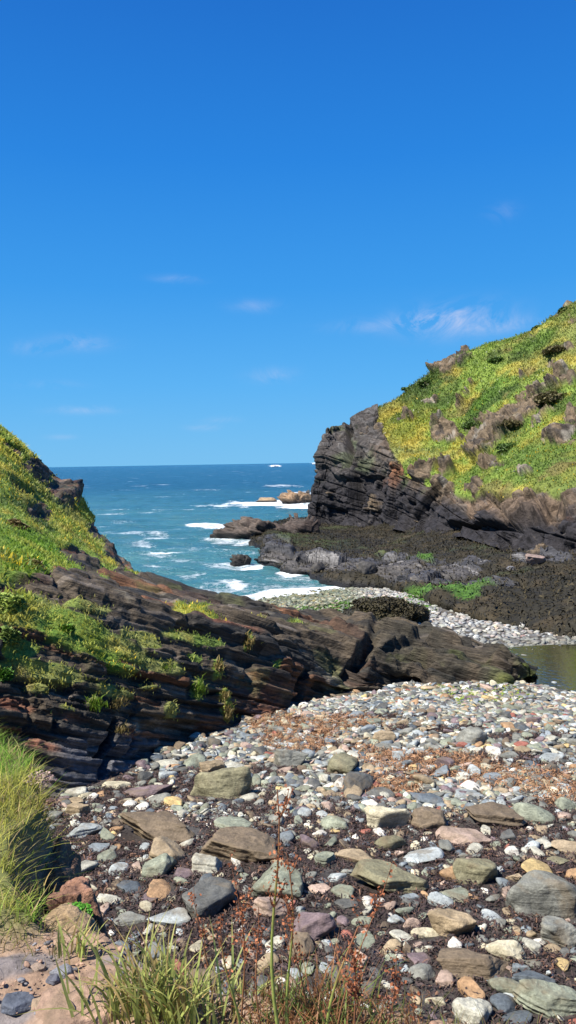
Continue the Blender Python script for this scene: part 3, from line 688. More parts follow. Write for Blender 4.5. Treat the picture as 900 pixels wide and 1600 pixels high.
# ---------- hand placed stones. px, py centre, width, height, colour, kind, tilt(deg in picture), landmark phrase, look
C_ = dict(olive=(.20,.19,.11), grey=(.19,.20,.185), dgrey=(.10,.105,.105), greeng=(.22,.25,.19), pale=(.42,.42,.36), cream=(.48,.44,.31), white=(.60,.58,.54), tan=(.33,.25,.15), brown=(.17,.125,.08),
          orange=(.38,.22,.10), yellow=(.50,.36,.13), blue=(.17,.21,.25), dblue=(.085,.11,.14), pblue=(.32,.37,.40), purple=(.17,.12,.14), pink=(.38,.27,.22), red=(.30,.09,.06))
for k_ in C_: v_ = np.array(C_[k_]); C_[k_] = tuple((v_*.78+v_.mean()*.22)*.93*np.array((1.04, 1.0, .90)))
H = [
 (345,1227,96,52,'olive','boulder',-4,'large rounded olive grey boulder below the slate ledge'),
 (250,1290,128,50,'brown','slab',14,'long brown slab tilted beside a yellowish block'),
 (377,1318,118,54,'brown','slab',8,'broad brown slab with a dark square end'),
 (367,1280,60,34,'greeng','flat',10,'pale green grey flat stone above the broad brown slab'),
 (305,1185,34,31,'greeng','round',0,'green grey rounded stone on its own above the large olive boulder'),
 (332,1199,38,22,'tan','block',0,'tan block touching the top of the large olive boulder'),
 (368,1196,40,20,'pale','flat',10,'pale flat stone behind the large olive boulder'),
 (262,1326,52,50,'tan','block',15,'upright yellow brown block at the end of the long slab'),
 (249,1353,48,36,'greeng','block',-10,'greenish grey block leaning under the yellow brown one'),
 (325,1396,64,66,'dgrey','boulder',20,'dark grey green round boulder in the wrack'),
 (324,1347,44,36,'pale','block',10,'pale squarish block between brown slab and dark boulder'),
 (132,1295,52,26,'pblue','slab',0,'layered blue grey slab nearest the grassy bank'),
 (122,1268,36,19,'tan','block',0,'ochre topped block above the layered blue grey slab'),
 (154,1321,30,16,'blue','flat',0,'blue grey stone below the layered slab'),
 (168,1337,28,22,'greeng','round',0,'green grey stone at the edge of the bank shadow'),
 (252,1385,44,29,'orange','flat',22,'orange brown flat stone beside the green grey block'),
 (205,1382,42,21,'dblue','flat',10,'dark blue flat slate left of the orange brown stone'),
 (288,1360,30,19,'purple','flat',-5,'purple slate chip above the dark round boulder'),
 (228,1415,21,18,'cream','round',0,'cream round pebble in the shade by the bank'),
 (265,1431,62,26,'pblue','flat',-6,'pale bluish flat slab under the cream round pebble'),
 (205,1432,48,24,'grey','flat',5,'grey flat stone at the shadow edge of the bank'),
 (232,1235,74,18,'purple','flat',-12,'long purplish flat slab pointing at the ledge foot'),
 (261,1190,38,17,'pale','flat',0,'light grey flat stone against the ledge foot'),
 (182,1225,44,14,'cream','flat',5,'cream flat stone at the tip of the cracked ledge block'),
 (204,1255,20,14,'white','round',0,'whitish pebble, left of a touching pair'),
 (222,1259,20,14,'white','round',0,'whitish pebble, right of a touching pair'),
 (437,1377,76,56,'greeng','boulder',12,'grey green boulder with white spots behind dock stems'),
 (422,1416,48,32,'pink','block',10,'pinkish block below the white spotted boulder'),
 (369,1341,17,24,'white','block',0,'white quartz lump at the broad brown slab'),
 (226,1321,14,15,'pblue','round',0,'pale blue pebble touching the yellow brown block'),
 (355,1502,19,18,'cream','round',0,'cream pebble just above the strappy leaves'),
 (235,1400,26,17,'purple','flat',-10,'purple flat chip below the orange brown stone'),
 (535,1192,48,42,'olive','boulder',0,'olive round boulder in the middle of the shingle'),
 (558,1220,42,46,'dgrey','block',20,'dark grey block behind the tan round stone'),
 (552,1235,28,27,'tan','round',0,'tan round stone in front of the dark grey block'),
 (532,1222,21,20,'white','block',30,'white triangular stone beside the tan round one'),
 (453,1187,54,27,'grey','block',4,'squared grey block beside dry orange wrack'),
 (578,1252,26,20,'white','flat',0,'white stone above the cream block'),
 (524,1286,42,23,'greeng','round',14,'pale green grey oval in dark wrack'),
 (604,1281,66,33,'cream','block',5,'cracked pale cream block in the centre of the beach'),
 (670,1281,54,36,'brown','boulder',8,'brown wedge shaped boulder beside the cream block'),
 (770,1270,90,42,'brown','slab',12,'angular dark brown slab at the wrack line'),
 (835,1268,60,36,'greeng','round',22,'smooth greenish oval boulder right of the brown slab'),
 (725,1303,78,32,'pink','flat',4,'pinkish tan flat stone below the brown wedge'),
 (610,1314,48,28,'olive','round',0,'pale olive rounded stone under the cream block'),
 (662,1331,62,29,'pblue','flat',-8,'blue slate with a pointed end'),
 (610,1368,110,52,'olive','slab',6,'largest brown olive slab in the middle foreground'),
 (742,1356,64,46,'olive','boulder',10,'olive brown boulder beside the orange stone'),
 (707,1363,38,24,'orange','round',5,'orange rounded stone touching the olive brown boulder'),
 (852,1402,108,58,'grey','boulder',8,'largest grey green flat topped boulder at right'),
 (840,1353,46,34,'yellow','flat',25,'yellow orange split slab above the largest grey boulder'),
 (557,1337,62,18,'tan','flat',6,'tan flat slab above the largest olive slab'),
 (710,1394,44,23,'greeng','flat',10,'pale green grey stone under the orange one'),
 (490,1442,60,48,'purple','block',-20,'purple grey block with quartz veins'),
 (471,1473,38,42,'brown','block',10,'brown grey block leaning under the veined purple one'),
 (705,1443,66,42,'tan','boulder',8,'tan boulder with a grey shoulder in dark wrack'),
 (790,1482,56,34,'cream','round',8,'pale cream oval boulder right of the long brown slab'),
 (742,1502,108,44,'brown','slab',3,'long brown slab under the tan boulder'),
 (710,1474,21,23,'white','block',10,'small white stone on top of the long brown slab'),
 (880,1459,62,42,'grey','block',15,'grey and brown angular block at the right side'),
 (660,1518,38,26,'grey','round',10,'grey oval stone left of the pinkish white one'),
 (696,1527,25,24,'pink','block',20,'pinkish white stone below the long brown slab'),
 (790,1538,46,28,'greeng','round',8,'pale green round stone by the lower slates'),
 (868,1553,112,56,'greeng','slab',18,'longest pale greenish slab in the lower right corner'),
 (832,1528,56,24,'dblue','slab',8,'dark blue slate above the pale greenish slab'),
 (786,1566,34,32,'dblue','round',20,'dark blue oval stone left of the pale greenish slab'),
 (811,1587,42,22,'dblue','flat',0,'dark slate at the bottom beneath the greenish slab'),
 (737,1580,52,40,'pale','boulder',15,'pale grey boulder at the bottom of the beach'),
 (570,1463,30,32,'greeng','flat',10,'grey green flat stone right of the veined block'),
 (619,1436,25,14,'pblue','round',0,'bluish oval pebble beside the pink one'),
 (644,1442,26,16,'pink','block',0,'pink stone right of the bluish oval pebble'),
 (664,1456,40,14,'cream','flat',0,'cream peanut shaped stone left of the tan boulder'),
 (627,1460,36,19,'pale','flat',10,'pale stone below the bluish oval pebble'),
 (655,1494,33,20,'purple','flat',5,'purple grey stone left of the long brown slab'),
 (880,1503,19,22,'yellow','round',0,'yellow pebble under the grey and brown block'),
 (735,1150,50,31,'grey','boulder',0,'grey round boulder high in the pale shingle'),
 (722,1165,19,10,'red','block',0,'brick red stone under the grey round boulder'),
 (600,1154,36,18,'tan','block',0,'tan brown block in the upper shingle'),
 (695,1192,32,20,'purple','block',0,'purple block in the dry orange wrack'),
 (665,1219,36,24,'tan','block',8,'tan block left above the dark blue slate'),
 (668,1247,52,26,'dblue','slab',10,'dark blue slate above the brown wedge boulder'),
 (732,1240,44,16,'pblue','flat',5,'pale blue flat stone above the dark brown slab'),
 (888,1254,36,24,'greeng','round',10,'pale green stone at the right edge in dry wrack'),
 (787,1238,24,12,'white','flat',0,'white stone above the smooth greenish oval'),
 (888,1320,46,24,'tan','flat',8,'tan grey stone at the right edge above the largest boulder'),
 (768,1426,30,18,'pblue','flat',8,'blue stone right of the tan boulder'),
 (508,1342,30,22,'greeng','block',0,'greenish tan block left of the tan flat slab'),
 (500,1386,34,18,'pink','flat',0,'pink flat stone left of the largest olive slab'),
 (843,1471,18,11,'white','round',0,'white pebble between cream oval and grey brown block'),
 (800,1330,22,14,'white','block',0,'white chip left of the yellow orange slab'),
 (475,1268,22,17,'pblue','round',0,'pale blue oval pebble, left of a close pair'),
 (503,1271,18,14,'pblue','round',0,'pale blue round pebble, right of a close pair'),
 (767,1103,19,14,'pale','round',0,'pale stone at the pool, leftmost of the row'),
 (801,1107,29,14,'greeng','round',4,'green grey stone second along the pool edge'),
 (839,1112,34,11,'greeng','flat',0,'flat greenish stone third along the pool edge'),
 (867,1105,20,8,'cream','flat',0,'cream flat stone by the pool right of the flat greenish one'),
 (605,1153+12,44,15,'grey','flat',0,'grey flat stone just below the tan brown block'),
 (800,1555,26,18,'pblue','flat',0,'small blue grey stone between two dark slates'),
 (767,1528,24,14,'blue','flat',0,'blue grey chip left of the dark blue slate'),
 (640,1400,30,12,'blue','flat',5,'slate blue chip under the largest olive slab'),
 (540,1410,34,14,'dgrey','flat',5,'dark grey flat chip right of the veined block top'),
 (870,1395-52,34,16,'olive','flat',0,'olive flat stone above the largest grey boulder'),
]
HPOS = []
def place_stone(px_, py_, w, h, colr, kind, tilt, seed, name, me=None):
    p = on_beach(px_, py_+h*.30)
    s = math.hypot(p[1], 7-p[2])/F
    W = w*s; th = math.atan2(7-p[2], p[1])
    T = dict(boulder=.50, slab=.26, flat=.16, block=.50, round=.42)[kind]*W
    L = np.clip((h*s - T*math.cos(th)*.75)/math.sin(th), .5*W, 1.5*W)
    return p, W, L, T
for k, (px_, py_, w, h, cn, kind, tilt, lab) in enumerate(H):
    p, W, L, T = place_stone(px_, py_, w, h, cn, kind, tilt, k, '')
    sub = 5 if w > 70 else (4 if w > 28 else 3)
    dirs, f = ICO[sub]
    par = dict(boulder=(10, 9, .66, .09, .72), slab=(9, 26, .55, .05, .62), flat=(8, 12, .6, .05, .6), block=(7, 26, .55, .05, .66), round=(14, 4, .86, .04, 0))[kind]
    V = rockshape(dirs, 900+k, par[0], par[1], par[2], par[3], par[4])
    V = V*np.array((W/2, L/2, T/2*1.15))
    # broken, bedded edges for slabs and blocks
    nn = V/np.maximum(np.linalg.norm(V, axis=1), 1e-6)[:, None]
    V = V + nn*(.05*W*fbm(V+k*5, W*.25, 4, k+7))[:, None]
    if kind in ('slab', 'block'): V[:, :2] *= (1+.05*np.floor(3.5*vnoise(np.stack([V[:, 2]*9/T+k, 0*V[:, 0]+k, 0*V[:, 0]], -1), k))[:, None]/3)
    c_ = np.array(p)+np.array((0, 0, T*(.30 if kind != 'round' else .26)))
    nm = dict(boulder='boulder', slab='rock_slab', flat='flat_stone', block='rock_block', round='pebble')[kind]
    o = build(nm, V, f, STONE); o.location = c_
    o.rotation_euler = (R(rng.uniform(-6, 3)), R(tilt*.55), R(-tilt*.9))
    o.color = (*(np.array(C_[cn])*rng.uniform(.9, 1.1)), 1)
    tag(o, lab, dict(boulder='boulder', slab='rock slab', flat='stone', block='stone', round='pebble')[kind])
    HPOS.append((p[0], p[1], W/2, L/2, px_, py_, lab))
HP = np.array([q[:4] for q in HPOS])

# ---------- shingle
PAL = np.array([C_[k] for k in ('grey','dgrey','greeng','pale','cream','white','tan','brown','orange','blue','dblue','pblue','purple','pink','red','yellow','pblue','pale')])
PN = ['grey','dark grey','green grey','pale grey','cream','white','tan','brown','orange brown','blue grey','dark blue','pale blue','purplish','pinkish','red','yellowish','pale blue','pale grey']
PW = np.array([.16,.11,.12,.09,.05,.05,.08,.07,.02,.09,.06,.06,.05,.05,.01,.012,.03,.03]); PW = PW/PW.sum()
cells = {}
def clash(x, y, r, k=.8):
    i, j = int(x//.5), int(y//.5)
    for a in range(i-2, i+3):
        for b_ in range(j-2, j+3):
            for (u, v, q) in cells.get((a, b_), ()):
                if (x-u)**2+(y-v)**2 < ((r+q)*k)**2: return True
    return False
def occupy(x, y, r): cells.setdefault((int(x//.5), int(y//.5)), []).append((x, y, r))
for q in HPOS:
    a_, b_ = q[2], q[3]
    if a_ > 1.35*b_:
        for t in (-.6, 0, .6): occupy(q[0]+t*a_*.8, q[1], b_)
    else: occupy(q[0], q[1], (a_+b_)/2)
def hill_cover(x, y):
    """true where the slate ledge covers the beach"""
    return None
GL = HILL[0]; cellm = {}
msk = GL[..., 2].ravel() > zbeach(GL[..., 0], GL[..., 1]).ravel()+.05
for u, v in zip(np.floor(GL[..., 0].ravel()[msk]/.25).astype(int), np.floor(GL[..., 1].ravel()[msk]/.25).astype(int)): cellm[(u, v)] = 1
def covered(x, y): return (int(math.floor(x/.25)), int(math.floor(y/.25))) in cellm
# medium stones; the 190 that show largest are things of their own
cand = []
nC = 26000; Yc = 5.3+rng.random(nC)**1.25*16; Xc = rng.uniform(-1, 1, nC)*(Yc*.40+.6); Rc = .045+.09*rng.random(nC)**3.2+np.where(Yc > 10, .02, 0)
Zc = zbeach(Xc, Yc); Pxc, Pyc = proj(np.stack([Xc, Yc, Zc], -1)); rj = rng.random(nC) < .66*dark_weed(Pxc, Pyc, fbm(np.stack([Xc, Yc, Zc], -1), 1.1, 4, 303))
for Xq, Yq, r, pxx, pyy, bad in zip(Xc, Yc, Rc, Pxc, Pyc, rj):
    if len(cand) > 2500: break
    if bad or pxx < -30 or covered(Xq, Yq) or clash(Xq, Yq, r, .92): continue
    occupy(Xq, Yq, r); cand.append((float(Xq), float(Yq), float(r), float(pxx), float(pyy)))
cand.sort(key=lambda q: -q[2]/q[1]*(1 if (0 < q[3] < 900 and 1060 < q[4] < 1600) else .01))
NI = 300-len(H)-1
indiv, rest = cand[:NI], cand[NI:]
lib = []
for k in range(14):
    V = rockshape(ICO[3][0], 500+k, [14, 9, 8][k % 3], [5, 18, 30][k % 3], [.82, .58, .52][k % 3], .06, [0, .7, .6][k % 3])*np.array((1, .72, .5 if k % 3 else .58))
    lib.append(build('pebble', V, ICO[3][1], STONE, me_only=True))
used = set()
LM = [(q[4], q[5], q[6]) for q in HPOS]
def lab_for(pxx, pyy, cname, w):
    size = 'small' if w < 22 else 'middling'
    order = sorted(range(len(LM)), key=lambda i: math.hypot(LM[i][0]-pxx, LM[i][1]-pyy))
    for adj in ('', 'round ', 'oval ', 'smooth '):
        for i in order[:4]:
            dx, dy = pxx-LM[i][0], pyy-LM[i][1]
            rel = ('right of' if dx > 0 else 'left of') if abs(dx) > abs(dy)*1.2 else ('just below' if dy > 0 else 'just above')
            if min(abs(dx), abs(dy)) > .5*max(abs(dx), abs(dy)): rel = ('below and ' if dy > 0 else 'above and ')+('right of' if dx > 0 else 'left of')
            words = LM[i][2].split(',')[0].split()
            short = []
            for wd in words:
                if wd in ('in', 'at', 'with', 'beside', 'behind', 'below', 'above', 'on', 'touching', 'under', 'between', 'nearest', 'left', 'right', 'leaning', 'against', 'just', 'pointing', 'by', 'tilted', 'high', 'second', 'third', 'beneath', 'along', 'of') and len(short) > 1: break
                short.append(wd)
            lab = f"{size} {adj}{cname} stone {rel} the {' '.join(short)}"
            if lab not in used and len(lab.split()) <= 16: used.add(lab); return lab
    for a1 in ('flattish', 'angular', 'mottled', 'speckled', 'worn', 'chipped', 'banded', 'streaked'):
        lab = f"{size} {a1} {cname} stone near the {' '.join(LM[order[0]][2].split()[:6])}"
        if lab not in used: used.add(lab); return lab
for k, (x, y, r, pxx, pyy) in enumerate(indiv):
    ci = rng.choice(len(PAL), p=PW)
    o = bpy.data.objects.new('pebble', lib[k % len(lib)]); COL.objects.link(o)
    zz_ = float(zbeach(x, y)); sc = r*1.12
    o.location = (x, y, zz_+r*.22); o.scale = (sc*rng.uniform(.95, 1.3), sc*rng.uniform(.9, 1.15), sc*rng.uniform(.75, 1.1))
    o.rotation_euler = (rng.uniform(-.15, .15), rng.uniform(-.15, .15), rng.uniform(0, 6.28)); o.color = (*(PAL[ci]*rng.uniform(.85, 1.15)), 1)
    tag(o, lab_for(pxx, pyy, PN[ci], r*2/y*F), 'stone', 'loose stones on the beach')

def scatter(name, shapes, f, X_, Y_, Z_, S, colors, squash=(.5, .8), mat=PEB, tilt=.2):
    n = len(X_); nv = shapes[0].shape[0]
    ki = rng.integers(0, len(shapes), n); base_ = np.stack(shapes)[ki]
    sc = np.stack([S*rng.uniform(.9, 1.35, n), S*rng.uniform(.75, 1.1, n), S*rng.uniform(*squash, n)], -1)
    V = base_*sc[:, None, :]
    a = rng.uniform(0, 6.28, n); ca, sa = np.cos(a)[:, None], np.sin(a)[:, None]
    tx = rng.normal(0, tilt, n)[:, None]; ty = rng.normal(0, tilt, n)[:, None]
    V[..., 2] = V[..., 2] + tx*V[..., 0]+ty*V[..., 1]
    x = V[..., 0]*ca-V[..., 1]*sa; y = V[..., 0]*sa+V[..., 1]*ca
    V = np.stack([x+X_[:, None], y+Y_[:, None], V[..., 2]+Z_[:, None]], -1).reshape(-1, 3)
    FF = (f[None]+(np.arange(n)*nv)[:, None, None]).reshape(-1, 3)
    CC = np.repeat(colors, nv, 0)
    return V, FF, CC
def peb_colors(n):
    ci = rng.choice(len(PAL), n, p=PW); return PAL[ci]*rng.uniform(.8, 1.2, (n, 1))
VV, FFs, CCs = [], [], []; off = 0
def push(V, Fq, Cq):
    global off
    VV.append(V); FFs.append(Fq+off); CCs.append(Cq); off += len(V)
shp = {s: [rockshape(ICO[s][0], 700+k, [12, 8, 7][k % 3], [6, 16, 30][k % 3], [.8, .55, .5][k % 3], .06, [.8, .6, .5][k % 3]) for k in range(18)] for s in (0, 1, 2)}
ra = np.array([q[:3] for q in rest]); 
push(*scatter('', shp[2], ICO[2][1], ra[:, 0], ra[:, 1], zbeach(ra[:, 0], ra[:, 1])+ra[:, 2]*.2, ra[:, 2], peb_colors(len(ra)), (.3, .55)))
def strew(n, y0, y1, smin, smax, pw, sub, wide=.42, thin=0.0, zmin=-.15):
    Y_ = np.sqrt(rng.uniform(y0**2, y1**2, n)); X_ = rng.uniform(-1, 1, n)*(Y_*wide+.6)
    S = smin+(smax-smin)*rng.random(n)**pw
    Z_ = zbeach(X_, Y_); P_ = np.stack([X_, Y_, Z_], -1); px_, py_ = proj(P_)
    nzq = fbm(P_, 1.1, 4, 303); n5 = fbm(P_, .5, 3, 777)
    dk = dark_weed(px_, py_, nzq)
    keep = (rng.random(n) > thin*dk*(.93+.8*n5)) & (rng.random(n) > .6*dry_weed(px_, py_, nzq)) & (Z_ > zmin) & (px_ > -60)
    X_, Y_, Z_, S = X_[keep], Y_[keep], Z_[keep], S[keep]
    ok = np.ones(len(X_), bool)
    ok &= ~np.array([covered(a_, b_) for a_, b_ in zip(X_, Y_)])
    for q in HP[:70]: ok &= ((X_-q[0])/(q[2]*.85))**2+((Y_-q[1])/(q[3]*.9))**2 > 1
    X_, Y_, Z_, S = X_[ok], Y_[ok], Z_[ok], S[ok]
    cl = peb_colors(len(X_))
    wetm = (sstep(.45, .1, Z_)*.45+1.2*sstep(1.27, 1.17, Z_)*(Y_ < 25)*(X_ > 4))[:, None]
    cl = cl*(1-wetm*.55) + np.array((.05, .06, .02))*wetm*.4
    farb = sstep(21, 26, Y_)[:, None]*.4*sstep(2.5, 5, X_)[:, None]; lf_ = sstep(22, 26, Y_)[:, None]*sstep(5, 2.5, X_)[:, None]*.5; cl = cl*(1-lf_)+np.array((.13, .15, .07))*lf_; cl = cl*(1-farb)+np.array((.42, .41, .39))*farb
    push(*scatter('', shp[sub], ICO[sub][1], X_, Y_, Z_+S*.15, S, cl, (.28, .55), tilt=.28))
strew(9000, 5.2, 10.5, .010, .055, 1.9, 1, thin=1.0)
strew(15000, 9.5, 16.5, .015, .10, 2.0, 1, thin=1.0)
strew(15000, 15, 24, .03, .10, 1.2, 1, .48, thin=.4)
strew(22000, 22, 44, .045, .14, 1.2, 0, .48)
V = np.concatenate(VV); FF = np.concatenate(FFs); CC = np.concatenate(CCs)
sh = build('shingle', V, FF, PEB, CC); tag(sh, 'mixed grey, cream and slate blue shingle covering the beach', 'shingle', kind='stuff')
# ================================================================== seaweed wrack litter
LITTER = vcol_mat('dried_seaweed', .7, 30, .3, 0, .3)
def flakes(P_, L, W, cols, seed=0, lift=.4, seg=2):
    """small curled ribbons lying about"""
    n = len(P_); a = rng.uniform(0, 6.28, n); el = rng.normal(0, lift, n)
    d = np.stack([np.cos(a)*np.cos(el), np.sin(a)*np.cos(el), np.sin(el)], -1); sd = np.stack([-np.sin(a), np.cos(a), rng.normal(0, .5, n)], -1)
    pts = []
    for t in (-.5, 0, .5):
        c = P_+d*(L*t)[:, None]; c[:, 2] += L*(.25-abs(t))*rng.uniform(-.3, 1, n)
        w = W*(1 if t == 0 else .5); pts += [c+sd*w[:, None]/2, c-sd*w[:, None]/2]
    V = np.stack(pts, 1).reshape(-1, 3); b = (np.arange(n)*6)[:, None]
    Fq = np.concatenate([b+np.array([0, 1, 3, 2]), b+np.array([2, 3, 5, 4])])
    return V, Fq, np.repeat(cols, 6, 0)
def beach_pts(n, y0, y1, fn, wide=.42):
    Y_ = np.sqrt(rng.uniform(y0**2, y1**2, n)); X_ = rng.uniform(-1, 1, n)*(Y_*wide+.5); Z_ = zbeach(X_, Y_)
    P_ = np.stack([X_, Y_, Z_], -1); px_, py_ = proj(P_); m = fn(px_, py_, fbm(P_, 1.1, 4, 303), fbm(P_, .3, 3, 306))
    k = rng.random(n) < m; P_ = P_[k]
    ok = np.ones(len(P_), bool)
    for q in HP: ok &= ((P_[:, 0]-q[0])/(q[2]*.9))**2+((P_[:, 1]-q[1])/(q[3]*.95))**2 > 1
    return P_[ok]
P1 = beach_pts(300000, 5.2, 16, lambda a, b, n, f: dark_weed(a, b, n)*np.clip(.75+1.3*f, 0.1, 1))
n = len(P1); P1[:, 2] += rng.uniform(0, .05, n)
c1 = np.array((.046, .030, .027))*rng.uniform(.4, 1.7, (n, 1)); hl = rng.random(n) < .14; c1[hl] = np.array((.15, .08, .05))*rng.uniform(.5, 1.3, (hl.sum(), 1))
P2 = beach_pts(120000, 8, 17, lambda a, b, n, f: dry_weed(a, b, n)*.9)
m2 = len(P2); P2[:, 2] += rng.uniform(.01, .085, m2)
c2 = np.array((.30, .16, .08))*rng.uniform(.35, 1.4, (m2, 1))
A = flakes(P1, rng.uniform(.02, .07, n), rng.uniform(.005, .016, n), c1); B_ = flakes(P2, rng.uniform(.04, .12, m2), rng.uniform(.006, .016, m2), c2)
o = build('seaweed_litter', np.concatenate([A[0], B_[0]]), np.concatenate([A[1], B_[1]+len(A[0])]), LITTER, np.concatenate([A[2], B_[2]])); tag(o, 'dark and rusty dried seaweed strewn between the beach stones', 'seaweed', kind='stuff')
# living wrack on the shelf and mound
Gs, Ns, ms, pxs, pys = SHELF
fl = Gs.reshape(-1, 3); w = (ms.ravel()*(pxs.ravel() > 395)*(pxs.ravel() < 960)*(fl[:, 2] > .1)); w = w*np.linalg.norm(np.cross(np.gradient(Gs, axis=0), np.gradient(Gs, axis=1)), axis=-1).ravel()
idx = rng.choice(len(fl), 52000, p=w/w.sum()); P3 = fl[idx]+rng.normal(0, .06, (52000, 3)); P3[:, 2] += .05
q = fbm(P3, 1.0, 3, 501)
c3 = np.array((.022, .018, .008))*rng.uniform(.5, 1.8, (len(P3), 1)); hl = rng.random(len(P3)) < .12+.4*(q > .15); c3[hl] = np.array((.05, .038, .015))*rng.uniform(.5, 1.4, (hl.sum(), 1))
gm = patches(pxs, pys, [(668,880,12,6,0),(700,927,80,6,-2),(645,944,34,7,0),(730,932,26,5,0)], fbm(Gs, 2.2, 4, 203)*.8).ravel()[idx] > .4
c3[gm] = np.array((.065, .15, .018))*rng.uniform(.5, 1.3, (gm.sum(), 1))
c_m, r_m = MOUND; dm = rng.normal(size=(9000, 3)); dm[:, 2] = abs(dm[:, 2]); dm /= np.linalg.norm(dm, axis=1)[:, None]
mv = np.empty(len(mound_o.data.vertices)*3, np.float32); mound_o.data.vertices.foreach_get('co', mv); mv = mv.reshape(-1, 3)+np.array(mound_o.location); mv = mv[mv[:, 2] > .9]; P4 = mv[rng.integers(0, len(mv), 9000)]+rng.normal(0, .03, (9000, 3)); c4 = np.array((.028, .023, .01))*rng.uniform(.5, 2.2, (9000, 1))
A = flakes(np.concatenate([P3, P4]), rng.uniform(.09, .24, len(P3)+9000)*np.concatenate([np.ones(len(P3)), np.full(9000, .5)]), rng.uniform(.02, .07, len(P3)+9000), np.concatenate([c3, c4]), lift=.6)
o = build('bladder_wrack', A[0], A[1], LITTER, A[2]); tag(o, 'dark brown wrack and green weed growing over the tidal rocks', 'seaweed', kind='stuff')
# green algae on shingle near the shelf and on the ledge tip
def algae_f(a, b, n, f): return patches(a, b, [(560,948,60,10,-4),(620,950,50,9,0),(500,955,50,6,0),(770,1092,60,16,-4),(700,1080,40,8,8),(660,935,30,6,0),(740,1098,40,8,0)], n*.9)*.9
P5 = beach_pts(90000, 14, 44, algae_f, .45); n = len(P5)
c5 = np.where((P5[:, 1] < 24)[:, None], np.array((.15, .20, .02)), np.array((.07, .15, .02)))*rng.uniform(.5, 1.3, (n, 1)); P5[:, 2] += rng.uniform(.0, .07, n)
A = flakes(P5, rng.uniform(.06, .16, n)*np.clip(P5[:, 1]/20, .7, 2), rng.uniform(.02, .05, n)*np.clip(P5[:, 1]/20, .7, 2), c5, lift=.3)
o = build('green_algae', A[0], A[1], LITTER, A[2]); tag(o, 'bright green algae coating wet stones near the pool', 'algae', kind='stuff')

# ================================================================== grass
LEAF = vcol_mat('leaf', .55, 6, .2, 0, .3, trans=.45)
def blades(P_, up, Hh, Wd, cols, bend=.5, seg=3, tipcol=None):
    n = len(P_); a = rng.uniform(0, 6.28, n); side = np.stack([np.cos(a), np.sin(a), 0*a], -1)
    b = a+rng.normal(math.pi/2, .5, n); lean = np.stack([np.cos(b), np.sin(b), 0*b], -1)*(bend*rng.uniform(.1, 1.3, n))[:, None]
    pts = []; cc = []
    for i in range(seg+1):
        t = i/seg
        c = P_+up*(Hh*t*(1-.25*t*bend))[:, None]+lean*(Hh*t*t)[:, None]
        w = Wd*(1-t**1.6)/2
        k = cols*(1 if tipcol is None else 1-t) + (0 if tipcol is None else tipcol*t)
        if i < seg: pts += [c-side*w[:, None], c+side*w[:, None]]; cc += [k, k]
        else: pts.append(c); cc.append(k)
    nv = 2*seg+1; V = np.stack(pts, 1).reshape(-1, 3); CCc = np.stack(cc, 1).reshape(-1, 3); o_ = (np.arange(n)*nv)[:, None]
    q4 = np.concatenate([o_+np.array([2*i, 2*i+1, 2*i+3, 2*i+2]) for i in range(seg-1)]) if seg > 1 else np.zeros((0, 4), int)
    q3 = o_+np.array([2*seg-2, 2*seg-1, 2*seg])
    return V, q4, q3, CCc
def join(lst):
    V, Q, T_, Cc = [], [], [], []; off = 0
    for v, q4, q3, c in lst: V.append(v); Q.append(q4+off); T_.append(q3+off); Cc.append(c); off += len(v)
    return np.concatenate(V), [x for x in (np.concatenate(Q), np.concatenate(T_)) if len(x)], np.concatenate(Cc)
def surf_pts(S, n, fn, jit=.0):
    G, N, m, px_, py_ = S
    area = np.linalg.norm(np.cross(np.gradient(G, axis=0), np.gradient(G, axis=1)), axis=-1)
    w = (np.clip(m, 0, 1)**2*area*fn(G, px_, py_)).ravel(); idx = rng.choice(w.size, n, p=w/w.sum())
    P_ = G.reshape(-1, 3)[idx]; P_ = P_+rng.normal(0, 1, P_.shape)*jit
    return P_, idx
UPV = np.array((0, 0, 1.0))
# left hillside
hc = np.zeros(0)
vis = lambda G, a, b: ((a > -330)*(a < 520)*np.where(a < -60, .35, 1)*(b > 560)*(b < 1215))/np.maximum(G[..., 1], 8)**1.2
P_, idx = surf_pts(HILL, 88000, vis, .05)
pxq, pyq = proj(P_); base_c = veg_colour(P_, 1, .45, .55)
base_c = mixc(base_c, (.12, .24, .015), patches(pxq, pyq, [(60,865,70,30,35),(110,985,60,30,10),(150,1030,60,20,15),(20,910,40,40,0)], fbm(P_, 1.5, 4, 3)*.5)*.7)
base_c = mixc(base_c, (.30, .29, .035), patches(pxq, pyq, [(292,960,46,15,8)], fbm(P_, 1.5, 3, 3)*.5)*.8)
n = len(P_); yl = rng.random(n) < .25*sstep(0, .3, fbm(P_, 1.3, 3, 601)); base_c[yl] = np.array((.62, .46, .04))
yz = sstep(.1, -.3, fbm(P_, 1.2, 3, 602))*.6; base_c = lerp(base_c, np.array((.40, .38, .07))*np.ones(base_c.shape), yz); base_c = base_c*rng.uniform(.75, 1.45, (n, 1))
hs = np.interp(P_[:, 1], [10, 20, 40], [.055, .08, .17])*rng.uniform(.5, 1.3, n)
tall = patches(pxq, pyq, [(10,960,40,60,0),(40,880,40,24,30),(20,700,30,12,30)], fbm(P_, 1.5, 3, 3)*.5); hs = hs*(1+.9*tall)
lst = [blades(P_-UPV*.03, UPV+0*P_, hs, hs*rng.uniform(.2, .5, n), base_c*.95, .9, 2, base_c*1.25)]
V, Fq, Cc = join(lst); o = build('hillside_grass', V, Fq, LEAF, Cc); tag(o, 'green and yellow turf growing over the left hillside and ledge', 'grass', kind='stuff')
